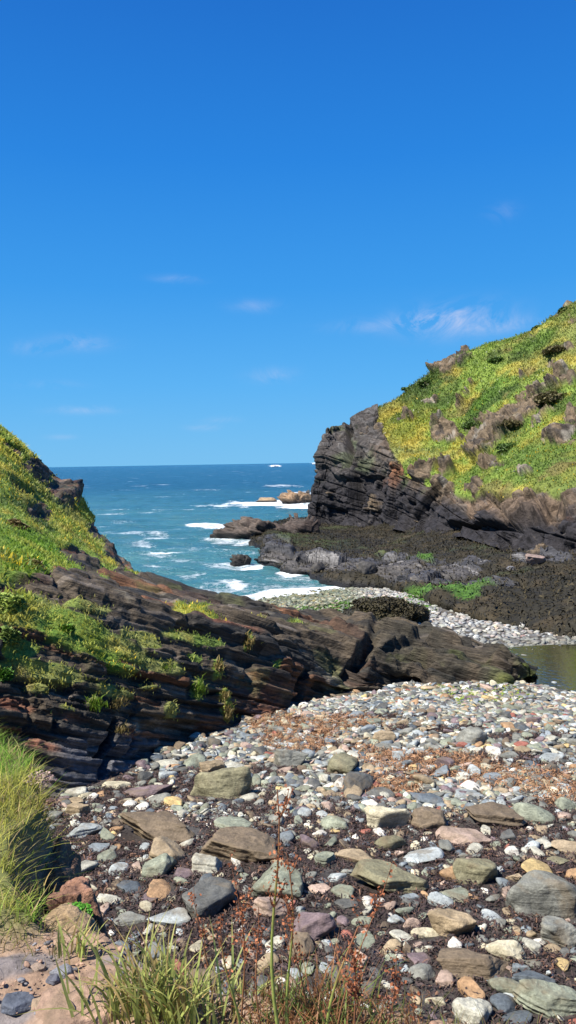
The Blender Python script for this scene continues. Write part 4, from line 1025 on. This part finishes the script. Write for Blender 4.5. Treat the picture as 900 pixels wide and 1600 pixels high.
# headland
P_, idx = surf_pts(HEAD, 125000, lambda G, a, b: ((a > 560)*(a < 1200)*np.where(a > 960, .4, 1)*(b > 430)*(b < 830))/np.maximum(G[..., 1], 20)**.6, .12)
n = len(P_); pxq, pyq = proj(P_)
HC = np.zeros((n, 3)); me = head.data.color_attributes['Col']; buf = np.empty(len(head.data.vertices)*4, np.float32); me.data.foreach_get('color', buf); buf = buf.reshape(-1, 4)[:, :3]
HC = buf[idx].astype(float)
cv = np.empty(len(head.data.vertices)*3, np.float32); head.data.vertices.foreach_get('co', cv); 
q = fbm(P_, 1.5, 3, 611); fl_ = rng.random(n) < .13*sstep(-.1, .3, q)*sstep(520, 700, pyq); HC[fl_] = np.array((.50, .36, .03))
wf = rng.random(n) < .02*sstep(.0, .3, -q); HC[wf] = np.array((.5, .52, .36))
HC = HC*rng.uniform(.82, 1.22, (n, 1))
hs = np.interp(P_[:, 1], [35, 60, 90], [.10, .16, .22])*rng.uniform(.4, 1.3, n)
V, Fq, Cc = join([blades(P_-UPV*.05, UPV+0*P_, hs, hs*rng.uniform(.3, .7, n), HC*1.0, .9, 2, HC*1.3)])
o = build('headland_grass', V, Fq, LEAF, Cc); tag(o, 'green turf with yellow flowers covering the slope of the headland', 'grass', kind='stuff')

# shrubs on the headland and hillside: each a thing
SHRUB = vcol_mat('shrub_leaf', .6, 5, .25, 0, .3, trans=.2)
STEM = plain_mat('woody_stem', (.09, .06, .04), .8)
def nearest(S, px_, py_):
    G, N, m, a, b = S; d = (a-px_)**2+(b-py_)**2 + (np.clip(m, 0, 1) < .1)*1e4*0; i = np.argmin(d + (m <= -1)*1e9); return G.reshape(-1, 3)[i]
def shrub(name, c, rad, hgt, colr, lab, cat, grp, seed, n=700, leafs=.16):
    g = np.random.default_rng(seed)
    d = g.normal(size=(n, 3)); d /= np.linalg.norm(d, axis=1)[:, None]; d[:, 2] = np.abs(d[:, 2])
    lob = 1+.5*fbm(d+seed, .6, 3, seed)
    P_ = d*np.array((rad, rad, hgt))*(lob*g.uniform(.45, 1.05, n)**.5)[:, None]
    L = leafs*g.uniform(.5, 1.4, n)
    a = g.uniform(0, 6.28, n); t1 = np.stack([np.cos(a), np.sin(a), g.normal(0, .5, n)], -1); t2 = np.stack([-np.sin(a), np.cos(a), g.normal(0, .6, n)], -1)
    V = np.stack([P_-t1*L[:, None]*.5, P_+t2*L[:, None]*.3, P_+t1*L[:, None]*.5, P_-t2*L[:, None]*.3], 1).reshape(-1, 3)
    Fq = np.arange(n*4).reshape(-1, 4); cc = np.repeat(np.array(colr)*g.uniform(.5, 1.6, (n, 1)), 4, 0)
    root = empty(name, c); tag(root, lab, cat, grp)
    build('foliage', V, Fq, SHRUB, cc, parent=root)
    sv, sf = [], []
    for k in range(6):
        aa = g.uniform(0, 6.28); tip = np.array((math.cos(aa)*rad*.6, math.sin(aa)*rad*.6, hgt*.7)); tube_(sv, sf, [(0, 0, -.2), tip*.5+np.array((0, 0, hgt*.1)), tip], [rad*.03+.006, rad*.02+.004, .003])
    build('stem', np.array(sv), np.array(sf), STEM, parent=root)
    return root
def tube_(V, Fq, pts, rad, n=6):
    pts = np.array(pts, float); b0 = len(V)
    for i, p in enumerate(pts):
        t = unit(pts[min(i+1, len(pts)-1)]-pts[max(i-1, 0)]); u = unit(np.cross(t, (0.3, 1, .1))); w = np.cross(t, u)
        for k in range(n): a = 2*math.pi*k/n; V.append(tuple(p+(u*math.cos(a)+w*math.sin(a))*rad[i]))
    for i in range(len(pts)-1):
        for k in range(n): Fq.append((b0+i*n+k, b0+i*n+(k+1) % n, b0+(i+1)*n+(k+1) % n, b0+(i+1)*n+k))
DG = (.07, .12, .025); HE = (.11, .095, .04)
for k, (a, b, w, h, c, lab) in enumerate([
  (652,612,34,13,DG,'dark green shrub left of the bare skyline rocks'), (672,600,26,12,DG,'dark shrub tucked under the left end of the skyline rocks'),
  (690,596,26,12,HE,'brownish shrub right below the bare skyline rocks'), (722,567,26,11,DG,'dark shrub right of the skyline rocks on the ridge'),
  (640,634,24,10,DG,'low green shrub above the yellow patch near the cliff top'), (800,668,38,20,HE,'brown heathery bush between the two big slope outcrops'),
  (795,692,34,14,DG,'dark green bush under the big slope outcrop'), (870,548,34,18,HE,'brown bush high on the slope near the right edge'),
  (862,626,40,26,HE,'large brown bush below the right edge crag'), (815,560,28,12,DG,'green bush on the upper slope left of the brown one'),
  (780,566,22,9,DG,'small green bush high on the slope under the ridge'), (884,484,22,10,DG,'dark bush on the skyline at the right edge'),
  (736,664,20,12,DG,'small dark bush between slope crag and big outcrop'), (712,600,20,9,DG,'small dark bush among grass under the ridge'),
  (845,508,22,8,DG,'dark bush on the skyline left of the top corner')]):
    p = nearest(HEAD, a, b); s = p[1]/F
    shrub('shrub', p-np.array((0, 0, h*s*.25)), w*s*.62, h*s*.62, c, lab, 'shrub', 'shrubs on the headland slope', 800+k, 1300, .26)
for k, (a, b, w, h, c, lab) in enumerate([
  (8,955,44,36,(.24,.30,.06),'large green bush at the left edge above the ledge'), (46,895,46,24,(.17,.15,.04),'yellowish bush uphill of the large green one'),
  (10,1000,26,22,(.16,.22,.05),'dark green bush under the large one at the left edge'), (22,815,44,16,(.15,.11,.04),'brownish bush in the yellow flowered slope'),
  (14,690,44,14,(.20,.22,.03),'bright green bush on the left skyline'), (98,990,20,10,(.10,.2,.02),'fresh green clump at the top of the ledge'), (8,1052,22,12,(.07,.17,.02),'bright green clump low at the left edge')]):
    p = nearest(HILL, a, b); s = p[1]/F
    shrub('bush', p-np.array((0, 0, h*s*.35)), w*s*.5, h*s*.8, c, lab, 'bush', 'bushes on the left hillside', 840+k, 2200, .10 if p[1] < 22 else .22)
# small rock plants along the ledge
for k, (a, b, w, h, dead, lab) in enumerate([(255,1042,30,12,0,'green cushion in the middle of the slate ledge'),(302,1032,22,11,0,'green cushion right of the middle one on the ledge'),
  (338,1045,12,22,1,'wispy dry tuft on a crack right of the green cushions'),(310,1078,14,26,0,'hanging green plant under the second green cushion'),(352,1112,12,26,1,'lowest wispy tuft above the ledge foot'),
  (182,1098,22,22,1,'straw coloured tuft above the red stained slate'),(262,1112,22,24,0,'bright tuft on the lower ledge face'),(146,1102,20,24,0,'green tuft left of the straw coloured one'),
  (185,1142,14,14,1,'tiny yellow tuft below the straw coloured one'),(380,1012,12,26,1,'wispy plant hanging by the grassy cushion on the right ledge'),(338,1000,14,12,0,'small green tuft on the upper right ledge'),(232,1008,34,12,0,'flat green cushion higher on the ledge'),(350,1085,10,14,1,'dry tuft between two wispy ones on the ledge')]):
    p = nearest(HILL, a, b); s = p[1]/F; n = 160
    Pq = rng.normal(0, 1, (n, 3))*np.array((w*s*.33, .06, h*s*.22)); Pq[:, 2] -= .02
    c0 = np.array((.26, .20, .07)) if dead else np.array((.14, .23, .02)); cc = c0*rng.uniform(.5, 1.4, (n, 1)); hh_ = rng.uniform(.4, 1, n)*h*s*.55
    V, Fq, Cc = join([blades(Pq, UPV+0*Pq, hh_, hh_*.16+.006, cc, .8, 2)])
    o = build('rock_plant', V, Fq, LEAF, Cc); o.location = p-N[0, 0]*0+np.array((0, -.05, 0)); tag(o, lab, 'plant', 'small plants on the slate ledge')

# foreground turf on the bank
n = 95000
X_ = rng.uniform(-4.2, -.5, n); Y_ = rng.uniform(2.35, 6.2, n); zt, dd = ztop(X_, Y_)
keep = (dd < .08) & (rng.random(n) < np.clip(turfmask(X_, Y_), 0, 1)) & (X_ > -.42*Y_-.9)
X_, Y_, zt, dd = X_[keep], Y_[keep], zt[keep], dd[keep]; n = len(X_); P_ = np.stack([X_, Y_, zt-.015], -1)
q = fbm(P_, .45, 3, 701)
cc = lerp(np.array((.24, .42, .05))*np.ones((n, 3)), np.array((.50, .48, .09))*np.ones((n, 3)), sstep(-.1, .35, q)); dead = rng.random(n) < .14+.3*sstep(-.10, .05, dd); cc[dead] = np.array((.46, .34, .15))
cc = lerp(cc, np.array((.17, .30, .03))*np.ones((n, 3)), sstep(.0, .3, fbm(P_, .25, 3, 703))*.7); cc = cc*rng.uniform(.45, 1.35, (n, 1))
hh_ = rng.uniform(.02, .095, n)*(1+.7*sstep(-.1, .3, fbm(P_, .2, 2, 702)))
up = UPV+np.stack([sstep(-.12, .1, dd)*.9, -.15*sstep(-.1, .1, dd), -.45*sstep(-.05, .1, dd)], -1)
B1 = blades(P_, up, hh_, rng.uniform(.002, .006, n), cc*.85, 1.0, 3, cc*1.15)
# straggly path edge
n = 9000; X_ = rng.uniform(-1.2, 2.2, n); Y_ = rng.uniform(1.9, 2.75, n); zt, dd = ztop(X_, Y_)
keep = (dd < .10) & (dd > -.22) & (X_ > -.48+.06*rng.normal(size=n)) | ((X_ < -.78) & (Y_ > 2.38) & (dd < 0) & (rng.random(n) < .5))
X_, Y_, zt, dd = X_[keep], Y_[keep], zt[keep], dd[keep]; n = len(X_); P_ = np.stack([X_, Y_, zt-.02], -1)
cc = np.array((.20, .20, .045))*rng.uniform(.5, 1.4, (n, 1)); dead = rng.random(n) < .4; cc[dead] = np.array((.36, .24, .10))*rng.uniform(.5, 1.2, (dead.sum(), 1))
hh_ = rng.uniform(.03, .12, n)
B2 = blades(P_, UPV+0*P_, hh_, rng.uniform(.0018, .004, n), cc*.8, .7, 3, cc)
V, Fq, Cc = join([B1, B2]); o = build('bank_grass', V, Fq, LEAF, Cc); tag(o, 'long yellow green grass spilling over the edge of the near bank', 'grass', kind='stuff')

# strappy leaved clumps
def leaf_mesh(n, spread, Lm, Wm, col, dead, seed, lean=.35, bend=.35):
    g = np.random.default_rng(seed); V, Q, Cc = [], [], []; seg = 7
    for k in range(n):
        p = np.array((g.normal(0, spread), g.normal(0, spread*.6), -.02)); a = g.uniform(0, 6.28); L = Lm*g.uniform(.5, 1.1); W = Wm*g.uniform(.7, 1.2)
        d = np.array((math.cos(a), math.sin(a), 0)); ln = lean*g.uniform(.1, 1.2); tw = a+math.pi/2+g.normal(0, .6); s = np.array((math.cos(tw), math.sin(tw), 0)); bd = bend*g.uniform(0, 1.6)
        c = np.array(dead if g.random() < .22 else col)*g.uniform(.7, 1.3); b0 = len(V)
        for i in range(seg+1):
            t = i/seg; q = p+d*(ln*L*t+bd*L*t**3)+np.array((0, 0, L*(t-.35*bd*t**3)))
            w = W*(.55+.45*math.sin(min(t*2.2, 1.57)))*(1-t**3)*.5
            V += [q-s*w, q+np.cross(s, d)*0+np.array((0, 0, -w*.25)), q+s*w]; cc = c*(1.15-.25*t) if t < .85 else c*.6+np.array(dead)*.5; Cc += [cc*.9, cc*1.15, cc*.9]
        for i in range(seg):
            for j in (0, 1): Q.append((b0+i*3+j, b0+i*3+j+1, b0+i*3+4+j, b0+i*3+3+j))
    return np.array(V), np.array(Q), np.array(Cc)
def ground_top(px_, py_):
    r = ray(px_, py_); Y = 2.4
    for _ in range(40):
        p = CAM+r*(Y/r[1]); z_, d_ = ztop(np.array([p[0]]), np.array([p[1]])); Y = .7*Y+.3*(CAM[2]-z_[0])*r[1]/-r[2]; Y = min(Y, 2.62)
    return CAM+r*(Y/r[1])
BG = (.32, .36, .10); DEAD = (.42, .31, .12)
for k, (a, b, nL, L, lab) in enumerate([
  (115,1492,22,.15,'small strappy leaved clump at the bank end beside the tan earth lump'),
  (225,1592,80,.30,'tallest strappy leaved clump rising from the path edge'),
  (285,1606,70,.28,'strappy leaved clump right of the tallest one'),
  (185,1586,34,.2,'sparse strappy clump at the left of the path edge row'),
  (345,1618,60,.27,'strappy clump right of centre with yellowing leaves'),
  (400,1626,50,.25,'strappy clump left of the tall green dock stem'),
  (60,1385,12,.12,'tuft of upright grey green leaves on the bank side'),
  (255,1570,40,.22,'strappy clump on the very rim of the drop')]):
    p = ground_top(a, b) if k not in (6,) else at(a, b+10, 3.1)
    V, Q, Cc = leaf_mesh(nL, .065 if nL > 25 else .03, L, .0105, BG, DEAD, 1000+k)
    o = build('leafy_plant', V, Q, LEAF, Cc); o.location = p; tag(o, lab, 'plant', 'strappy plants along the path edge')

# rusty dock stalks with seed heads
DOCKS = vcol_mat('dock_stalk', .7, 40, .3, 0, .3)
def dock(base, top, lab, seed, rusty=1.0, green=True, r0=.0045, seeds=300, branches=5):
    g = np.random.default_rng(seed); base = np.array(base); top = np.array(top); L = np.linalg.norm(top-base)
    root = empty('dock_stalk', base); tag(root, lab, 'plant')
    V, Q = [], []; d = top-base; n = 9; pts = []
    for i in range(n):
        t = i/(n-1); pts.append(d*t+np.array((math.sin(t*5+seed)*.012, math.cos(t*4+seed)*.01, 0))*L*2)
    tube_(V, Q, pts, [r0*(1-.7*i/(n-1)) for i in range(n)], 7); ns = len(V)
    cs = []
    for i in range(n):
        t = i/(n-1); c = lerp(np.array((.22, .27, .06)) if green else np.array((.24, .11, .05)), np.array((.27, .12, .06)), sstep(.35, .9, t)); cs += [c]*7
    build('stem', np.array(V), np.array(Q), DOCKS, np.array(cs), parent=root)
    hd = {}; Qb, Vb = [], []
    ends = []
    for b_ in range(branches):
        t = g.uniform(.35, .9); p = np.array(pts[int(t*(n-1))]); a = g.uniform(0, 6.28); l = L*g.uniform(.12, .28)*(1.1-t*.5); q = p+np.array((math.cos(a)*l*.45, math.sin(a)*l*.45, l)); ends.append((p, q)); Vb, Qb = [], []; tube_(Vb, Qb, [p, p*.5+q*.5+np.array((0, 0, -.01)), q], [r0*.4, r0*.3, r0*.15], 5); build('branch', np.array(Vb), np.array(Qb), DOCKS, np.tile((.25, .11, .05), (len(Vb), 1)), parent=root)
    ends.append((pts[n//2], pts[-1])); ends.append((pts[n//2], pts[-1]))
    for s_ in range(int(seeds*rusty*.45)):
        ei = int(g.integers(len(ends))); ei = min(ei, len(ends)-2); p, q = ends[ei]; sv, sc_ = hd.setdefault(ei, ([], [])); t = g.uniform(.1, 1); c = np.array(p)*(1-t)+np.array(q)*t; cl = np.round(t*9)/9; c = np.array(p)*(1-cl)+np.array(q)*cl
        c = c+g.normal(0, .0075, 3)*np.array((1, 1, .8)); L_ = g.uniform(.003, .0065); a1 = unit(g.normal(size=3)); a2 = unit(np.cross(a1, g.normal(size=3)))
        sv += [c-a1*L_, c+a2*L_*.7, c+a1*L_, c-a2*L_*.7]; k = np.array((.27, .095, .04))*g.uniform(.45, 1.5); sc_ += [k]*4
    for sv, sc_ in hd.values(): build('seed_head', np.array(sv), np.arange(len(sv)).reshape(-1, 4), DOCKS, np.array(sc_), parent=root, smooth=False)
    return root
for k, (bx, by, tx, ty, Yd, rusty, gr, r0, seeds, lab) in enumerate([
  (437,1600,425,1235,1.95,1.0,True,.0055,420,'tallest dock stalk with rusty seed heads and a green stem'),
  (455,1610,448,1330,2.05,.9,True,.0045,300,'second tall dock stalk just right of the tallest one'),
  (382,1600,366,1330,2.1,1.2,False,.003,380,'thin rusty dock stalk left of the tallest one'),
  (330,1590,308,1385,2.2,.8,False,.0025,220,'slender brown stalk farthest left in the row'),
  (372,1615,345,1430,2.0,.9,True,.004,160,'short green stalk with rusty heads among strappy leaves'),
  (498,1640,556,1450,1.9,.35,True,.0055,120,'bright green stem leaning right with a bare tip'),
  (520,1640,606,1350,1.95,1.0,False,.0022,300,'fine rusty stalk with a curled top leaning right'),
  (560,1640,548,1480,1.95,1.6,False,.003,520,'bushy rusty seed head low beside the leaning green stem'),
  (600,1640,622,1490,1.95,1.2,False,.003,300,'low rusty seed head right of the bushy one'),
  (480,1640,455,1420,2.1,.9,False,.003,260,'rusty stalk between the second tall one and the green stem'),
  (520,1630,480,1530,1.9,.3,True,.004,60,'short green stem bending left under the leaning one'),
  (665,1650,640,1540,2.0,.6,False,.002,120,'small dry stalk near the bottom centre right'),
  (410,1620,398,1420,2.05,.9,False,.003,260,'rusty stalk close behind the tallest dock')]):
    b_ = at(bx, by, Yd+.05); z_, d_ = ztop(np.array([b_[0]]), np.array([b_[1]])); t_ = at(tx, ty, Yd)
    dock(b_, t_, lab, 60+k, rusty, gr, r0, seeds)
# dead leafy mass and wisps along the rim
n = 1200; a = rng.normal(470, 120, n); X_ = (a-450)/F*2.1; Y_ = rng.uniform(1.98, 2.3, n); zt, dd = ztop(X_, Y_); P_ = np.stack([X_, Y_, zt-.01], -1); hh_ = rng.uniform(.04, .2, n)*np.exp(-((a-500)/150)**2)+.03
cc = np.array((.30, .14, .06))*rng.uniform(.4, 1.4, (n, 1)); gm = rng.random(n) < .4; cc[gm] = np.array((.17, .22, .05))*rng.uniform(.6, 1.3, (gm.sum(), 1))
V, Fq, Cc = join([blades(P_, UPV+0*P_, hh_, rng.uniform(.003, .007, n), cc, .9, 3)]); o = build('dead_grass', V, Fq, LEAF, Cc); tag(o, 'withered rust brown and green stems tangled along the path rim', 'grass', kind='stuff')

# bright green carrot-leaved clump, thrift head, earth lumps
def leafball(name, p, rad, h, n, col, ls, lab, cat, seed):
    g = np.random.default_rng(seed); d = g.normal(size=(n, 3)); d /= np.linalg.norm(d, axis=1)[:, None]; d[:, 2] = abs(d[:, 2])
    P_ = d*np.array((rad, rad*.8, h))*g.uniform(.4, 1, (n, 1)); a = g.uniform(0, 6.28, n); L = ls*g.uniform(.5, 1.3, n)[:, None]
    t1 = np.stack([np.cos(a), np.sin(a), g.normal(0, .4, n)], -1)*L; t2 = np.stack([-np.sin(a), np.cos(a), g.normal(0, .4, n)], -1)*L*.45
    V = np.stack([P_-t1*.5, P_+t2, P_+t1*.5, P_-t2], 1).reshape(-1, 3)
    o = build(name, V, np.arange(4*n).reshape(-1, 4), SHRUB, np.repeat(np.array(col)*g.uniform(.5, 1.5, (n, 1)), 4, 0)); o.location = p; tag(o, lab, cat); return o
leafball('leafy_clump', at(118,1432,2.95), .075, .05, 900, (.07,.24,.015), .013, 'low vivid green feathery clump on the tan earth lump', 'plant', 1)
leafball('thrift_clump', at(62,1222,3.75), .085, .055, 420, (.36,.25,.22), .012, 'faded pinkish thrift heads at the rim of the bank', 'flowers', 2)
leafball('thrift_clump', at(80,1262,3.6), .05, .05, 260, (.22,.13,.10), .012, 'withered brown thrift drooping below the pinkish heads', 'flowers', 3)
EARTH = vcol_mat('reddish_earth', .95, 45, .45, .02)
def earth(name, px_, py_, Y, dims, seed, col, lab, cat, noise=.22, sub=5, sharp=7, sink=.4, flat=0):
    p = at(px_, py_, Y); V = rockshape(ICO[sub][0], seed, 11, sharp, .6, noise, flat)*np.array(dims); V = V+.10*dims[0]*fbm(V+seed, dims[0]*.35, 4, seed)[:, None]*np.sign(V)
    cc = np.array(col)*(1+.5*fbm(V+seed, .08, 3, seed)[:, None]); o = build(name, V, ICO[sub][1], EARTH, cc); o.location = p-np.array((0, 0, dims[2]*sink)); tag(o, lab, cat); return o
earth('earth_clod', 132, 1392, 3.12, (.135, .13, .30), 27, (.24,.13,.085), 'crumbly red earth lump fallen below the grassy bank', 'earth clod', .10, 5, 9, .8, .55)
earth('earth_clod', 88, 1375, 3.45, (.11, .20, .26), 26, (.20,.12,.075), 'dark shaded earth bulge under the grass overhang', 'earth clod')
earth('boulder', 112, 1462, 2.86, (.165, .15, .10), 22, (.27,.19,.11), 'smooth tan hump at the end of the path beneath the vivid green clump', 'boulder', .07, 5, 6, .2)
earth('stone', 55, 1462, 2.72, (.06, .05, .06), 23, (.09,.045,.035), 'dark maroon lump half hidden in the bank grass', 'stone', .12, 4, 8, .2)
for k, (a, b, w, c, lab) in enumerate([(98,1516,34,(.19,.19,.2),'grey stone set in the path near the leafy clump'),(30,1568,46,(.09,.10,.12),'dark slate bedded in the red path at lower left'),(120,1585,110,(.34,.22,.15),'large smooth pinkish stone bedded in the path at the bottom'),
    (68,1578,44,(.28,.20,.13),'tan stone between the dark slate and the large pinkish one'),(150,1530,26,(.26,.17,.12),'small reddish stone at the path edge'),(82,1530,18,(.13,.13,.15),'small dark chip in the middle of the path'),(60,1512,20,(.3,.22,.16),'pale reddish chip on the upper path')]):
    p = ground_top(a, b); s = np.linalg.norm(p-CAM)/F
    V = rockshape(ICO[4][0], 330+k, 9, 9, .65, .08, .6)*np.array((w*s*.5, w*s*.42, w*s*.2)); o = build('path_stone', V, ICO[4][1], STONE); o.location = p+np.array((0, 0, -.02*w*s)); o.color = (*c, 1); tag(o, lab, 'stone')
# crumbs on the path
n = 2600; X_ = rng.uniform(-1.3, 1.0, n); Y_ = rng.uniform(1.5, 2.6, n); zt, dd = ztop(X_, Y_); k = (dd < 0); X_, Y_, zt = X_[k], Y_[k], zt[k]; n = len(X_)
S_ = .002+.010*rng.random(n)**3; cc = np.where((rng.random(n) < .3)[:, None], np.array((.17, .16, .16)), np.array((.34, .21, .14)))*rng.uniform(.6, 1.3, (n, 1))
V, FF, Cc = scatter('', shp[1], ICO[1][1], X_, Y_, zt+S_*.2+.004, S_, cc, (.5, .8), tilt=.1)
o = build('path_gravel', V, FF, PEB, Cc); tag(o, 'loose reddish grit and chips scattered on the near path', 'gravel', kind='stuff')

# ================================================================== boats far out
WHITE = plain_mat('white_gelcoat', (.85, .86, .87), .3); GLASS = plain_mat('dark_glass', (.03, .04, .05), .1, .6); TRIM = plain_mat('navy_trim', (.03, .05, .10), .4)
def boat(px_, py_, Y, L, head_, lab):
    p = at(px_, py_, Y); p[2] = 0; root = empty('motor_boat', p); root.rotation_euler = (0, 0, head_); tag(root, lab, 'boat')
    st = np.linspace(-.5, .5, 15); V, Q = [], []
    for t in st:
        w = L*.15*(1-max(0, t*2-.05)**2.2) if t > 0 else L*.15*(1-.15*(-t*2)**2); w = max(w, .02); sh_ = L*.11+L*.06*max(0, t+.1)**1.5*2
        for (a, b) in ((-1, sh_), (-.9, sh_*.45), (-.45, -L*.02), (.45, -L*.02), (.9, sh_*.45), (1, sh_)): V.append((t*L+(max(t, 0)*L*.06 if b == sh_ else 0), a*w, b))
    for i in range(14):
        for j in range(5): Q.append((i*6+j, i*6+j+1, (i+1)*6+j+1, (i+1)*6+j))
        Q.append((i*6+5, i*6, (i+1)*6, (i+1)*6+5))
    build('hull', np.array(V), np.array(Q), WHITE, parent=root)
    def box(name, x0, x1, w0, w1, z0, z1, m, slope=.0):
        V = np.array([(x0, -w0, z0), (x1, -w0, z0), (x1, w0, z0), (x0, w0, z0), (x0+.02*L, -w1, z1), (x1-slope, -w1, z1), (x1-slope, w1, z1), (x0+.02*L, w1, z1)])
        build(name, V, np.array([(0,3,2,1),(4,5,6,7),(0,1,5,4),(1,2,6,5),(2,3,7,6),(3,0,4,7)]), m, parent=root, smooth=False)
    box('cabin', -L*.22, L*.18, L*.10, L*.085, L*.105, L*.21, WHITE, L*.09)
    box('window', -L*.18, L*.155, L*.103, L*.093, L*.14, L*.185, GLASS, L*.05)
    box('flybridge', -L*.18, L*.02, L*.075, L*.07, L*.212, L*.25, WHITE, L*.03)
    V, Q = [], []; tube_(V, Q, [(-L*.12, 0, L*.2), (-L*.14, 0, L*.4)], [L*.008, L*.004]); build('mast', np.array(V), np.array(Q), TRIM, parent=root)
boat(430, 727, 1400, 13, R(25), 'white motor boat far out near the middle of the horizon')
boat(494, 722.5, 2600, 26, R(190), 'white boat on the horizon beside the headland cliff')

# ================================================================== light, sky, camera
SUN_EL = 57; SUNV = unit((-.80, -.42, 0)); sv = np.array((SUNV[0]*math.cos(R(SUN_EL)), SUNV[1]*math.cos(R(SUN_EL)), math.sin(R(SUN_EL))))
sl = bpy.data.lights.new('sun', 'SUN'); sl.energy = 4.6; sl.angle = R(.53); sl.color = (1.0, .955, .88)
so = bpy.data.objects.new('sun', sl); COL.objects.link(so)
from mathutils import Vector
so.rotation_euler = Vector(sv).to_track_quat('Z', 'Y').to_euler(); so.location = (-20, 10, 40)
w = bpy.data.worlds.new('World'); scene.world = w; w.use_nodes = True; nt = w.node_tree; nt.nodes.clear(); nb = NB(nt)
sk = nb('ShaderNodeTexSky', sky_type='NISHITA'); sk.sun_disc = False; sk.sun_elevation = R(SUN_EL); sk.sun_rotation = math.atan2(sv[0], sv[1])
sk.altitude = 0; sk.air_density = 1.0; sk.dust_density = .25; sk.ozone_density = 3.0
hs = nb('ShaderNodeHueSaturation', ins={'Hue': .5, 'Saturation': SAT, 'Value': 1.0, 'Color': sk.outputs[0]})
sepz = nb('ShaderNodeSeparateXYZ', ins={0: nb('ShaderNodeTexCoord').outputs['Generated']}).outputs['Z']
rmp = nb('ShaderNodeValToRGB', ins={0: sepz}); el_ = rmp.color_ramp.elements
KS = 1/(WSTR*2**EXPO)/8
stops = [(0.0, (.17, .52, .88)), (.10, (.10, .44, .90)), (.218, (.046, .33, .84)), (.358, (.022, .235, .75)), (.5, (.015, .165, .62)), (1.0, (.010, .10, .45))]
el_[0].position = 0; el_[1].position = 1
for p_, c_ in stops[1:-1]: el_.new(p_)
for e_, (p_, c_) in zip(el_, stops): e_.position = p_; e_.color = (*[v*KS for v in c_], 1)
sc8 = nb('ShaderNodeVectorMath', operation='SCALE', ins={0: rmp.outputs[0]}); sc8.inputs['Scale'].default_value = 8
skymix = nb.mix(.97, hs.outputs[0], sc8.outputs[0])
# thin clouds, placed by direction in the sky
tcn = nb('ShaderNodeTexCoord').outputs['Generated']
cm = None
mpc = nb('ShaderNodeMapping', ins={'Vector': tcn, 'Scale': (8, 8, 13)}).outputs[0]
cn = nb.noise(mpc, 1.9, 9, .68, .9)
for (a, b, rx, ry, v) in [(715,500,70,22,.95),(610,508,75,9,.6),(790,506,60,10,.5),(660,498,60,12,.45),(55,544,30,9,.5),(125,535,42,11,.5),(397,478,34,9,.32),(280,436,38,6,.3),(425,587,34,11,.42),(125,641,46,6,.5),(320,668,26,5,.45),(345,656,30,5,.3),(787,330,22,12,.22),(95,683,18,4,.35),(450,150,20,3,.0),(80,600,50,6,.2)]:
    d = unit(ray(a, b)); rt = unit(np.cross(d, (0, 0, 1))); up_ = np.cross(rt, d)
    def dd_(vec, k):
        q = nb('ShaderNodeVectorMath', operation='DOT_PRODUCT', ins={0: tcn}); q.inputs[1].default_value = tuple(vec); return nb.math('MULTIPLY', q.outputs['Value'], k)
    u = dd_(rt, F/rx); v_ = dd_(up_, F/ry); fwd = nb.math('GREATER_THAN', dd_(d, 1), 0)
    r2 = nb.math('ADD', nb.math('MULTIPLY', u, u), nb.math('MULTIPLY', v_, v_))
    g_ = nb.math('MULTIPLY', nb.math('MULTIPLY', nb.math('EXPONENT', nb.math('MULTIPLY', r2, -1.1)), v), fwd)
    cm = g_ if cm is None else nb.math('ADD', cm, g_)
mask = nb.math('MULTIPLY', cm, nb.mr(cn, .40, .64, 0, 1.0), clamp=True)
mask = nb.math('MULTIPLY', mask, .62)
fin = nb.mix(mask, skymix, tuple(v*8*KS for v in (.62, .68, .90)))
bg = nb('ShaderNodeBackground', ins={'Color': fin, 'Strength': WSTR}); wo = nb('ShaderNodeOutputWorld'); nt.links.new(bg.outputs[0], wo.inputs[0])

cd = bpy.data.cameras.new('camera'); cam = bpy.data.objects.new('camera', cd); COL.objects.link(cam); scene.camera = cam
from mathutils import Matrix
Mx = Matrix(((RT[0], UP[0], -FW[0], 0), (RT[1], UP[1], -FW[1], 0), (RT[2], UP[2], -FW[2], 0), (0, 0, 0, 1))); Mx.translation = Vector(CAM); cam.matrix_world = Mx
cd.sensor_fit = 'VERTICAL'; cd.sensor_height = 24; cd.lens = 24*F/1600; cd.clip_start = .1; cd.clip_end = 60000
vs_ = scene.view_settings; vs_.view_transform = 'Standard'; vs_.look = 'None'; vs_.exposure = EXPO; vs_.gamma = 1; vs_.use_curve_mapping = False
scene.cycles.max_bounces = 6; scene.cycles.transparent_max_bounces = 8
scene.render.resolution_x = 576; scene.render.resolution_y = 1024
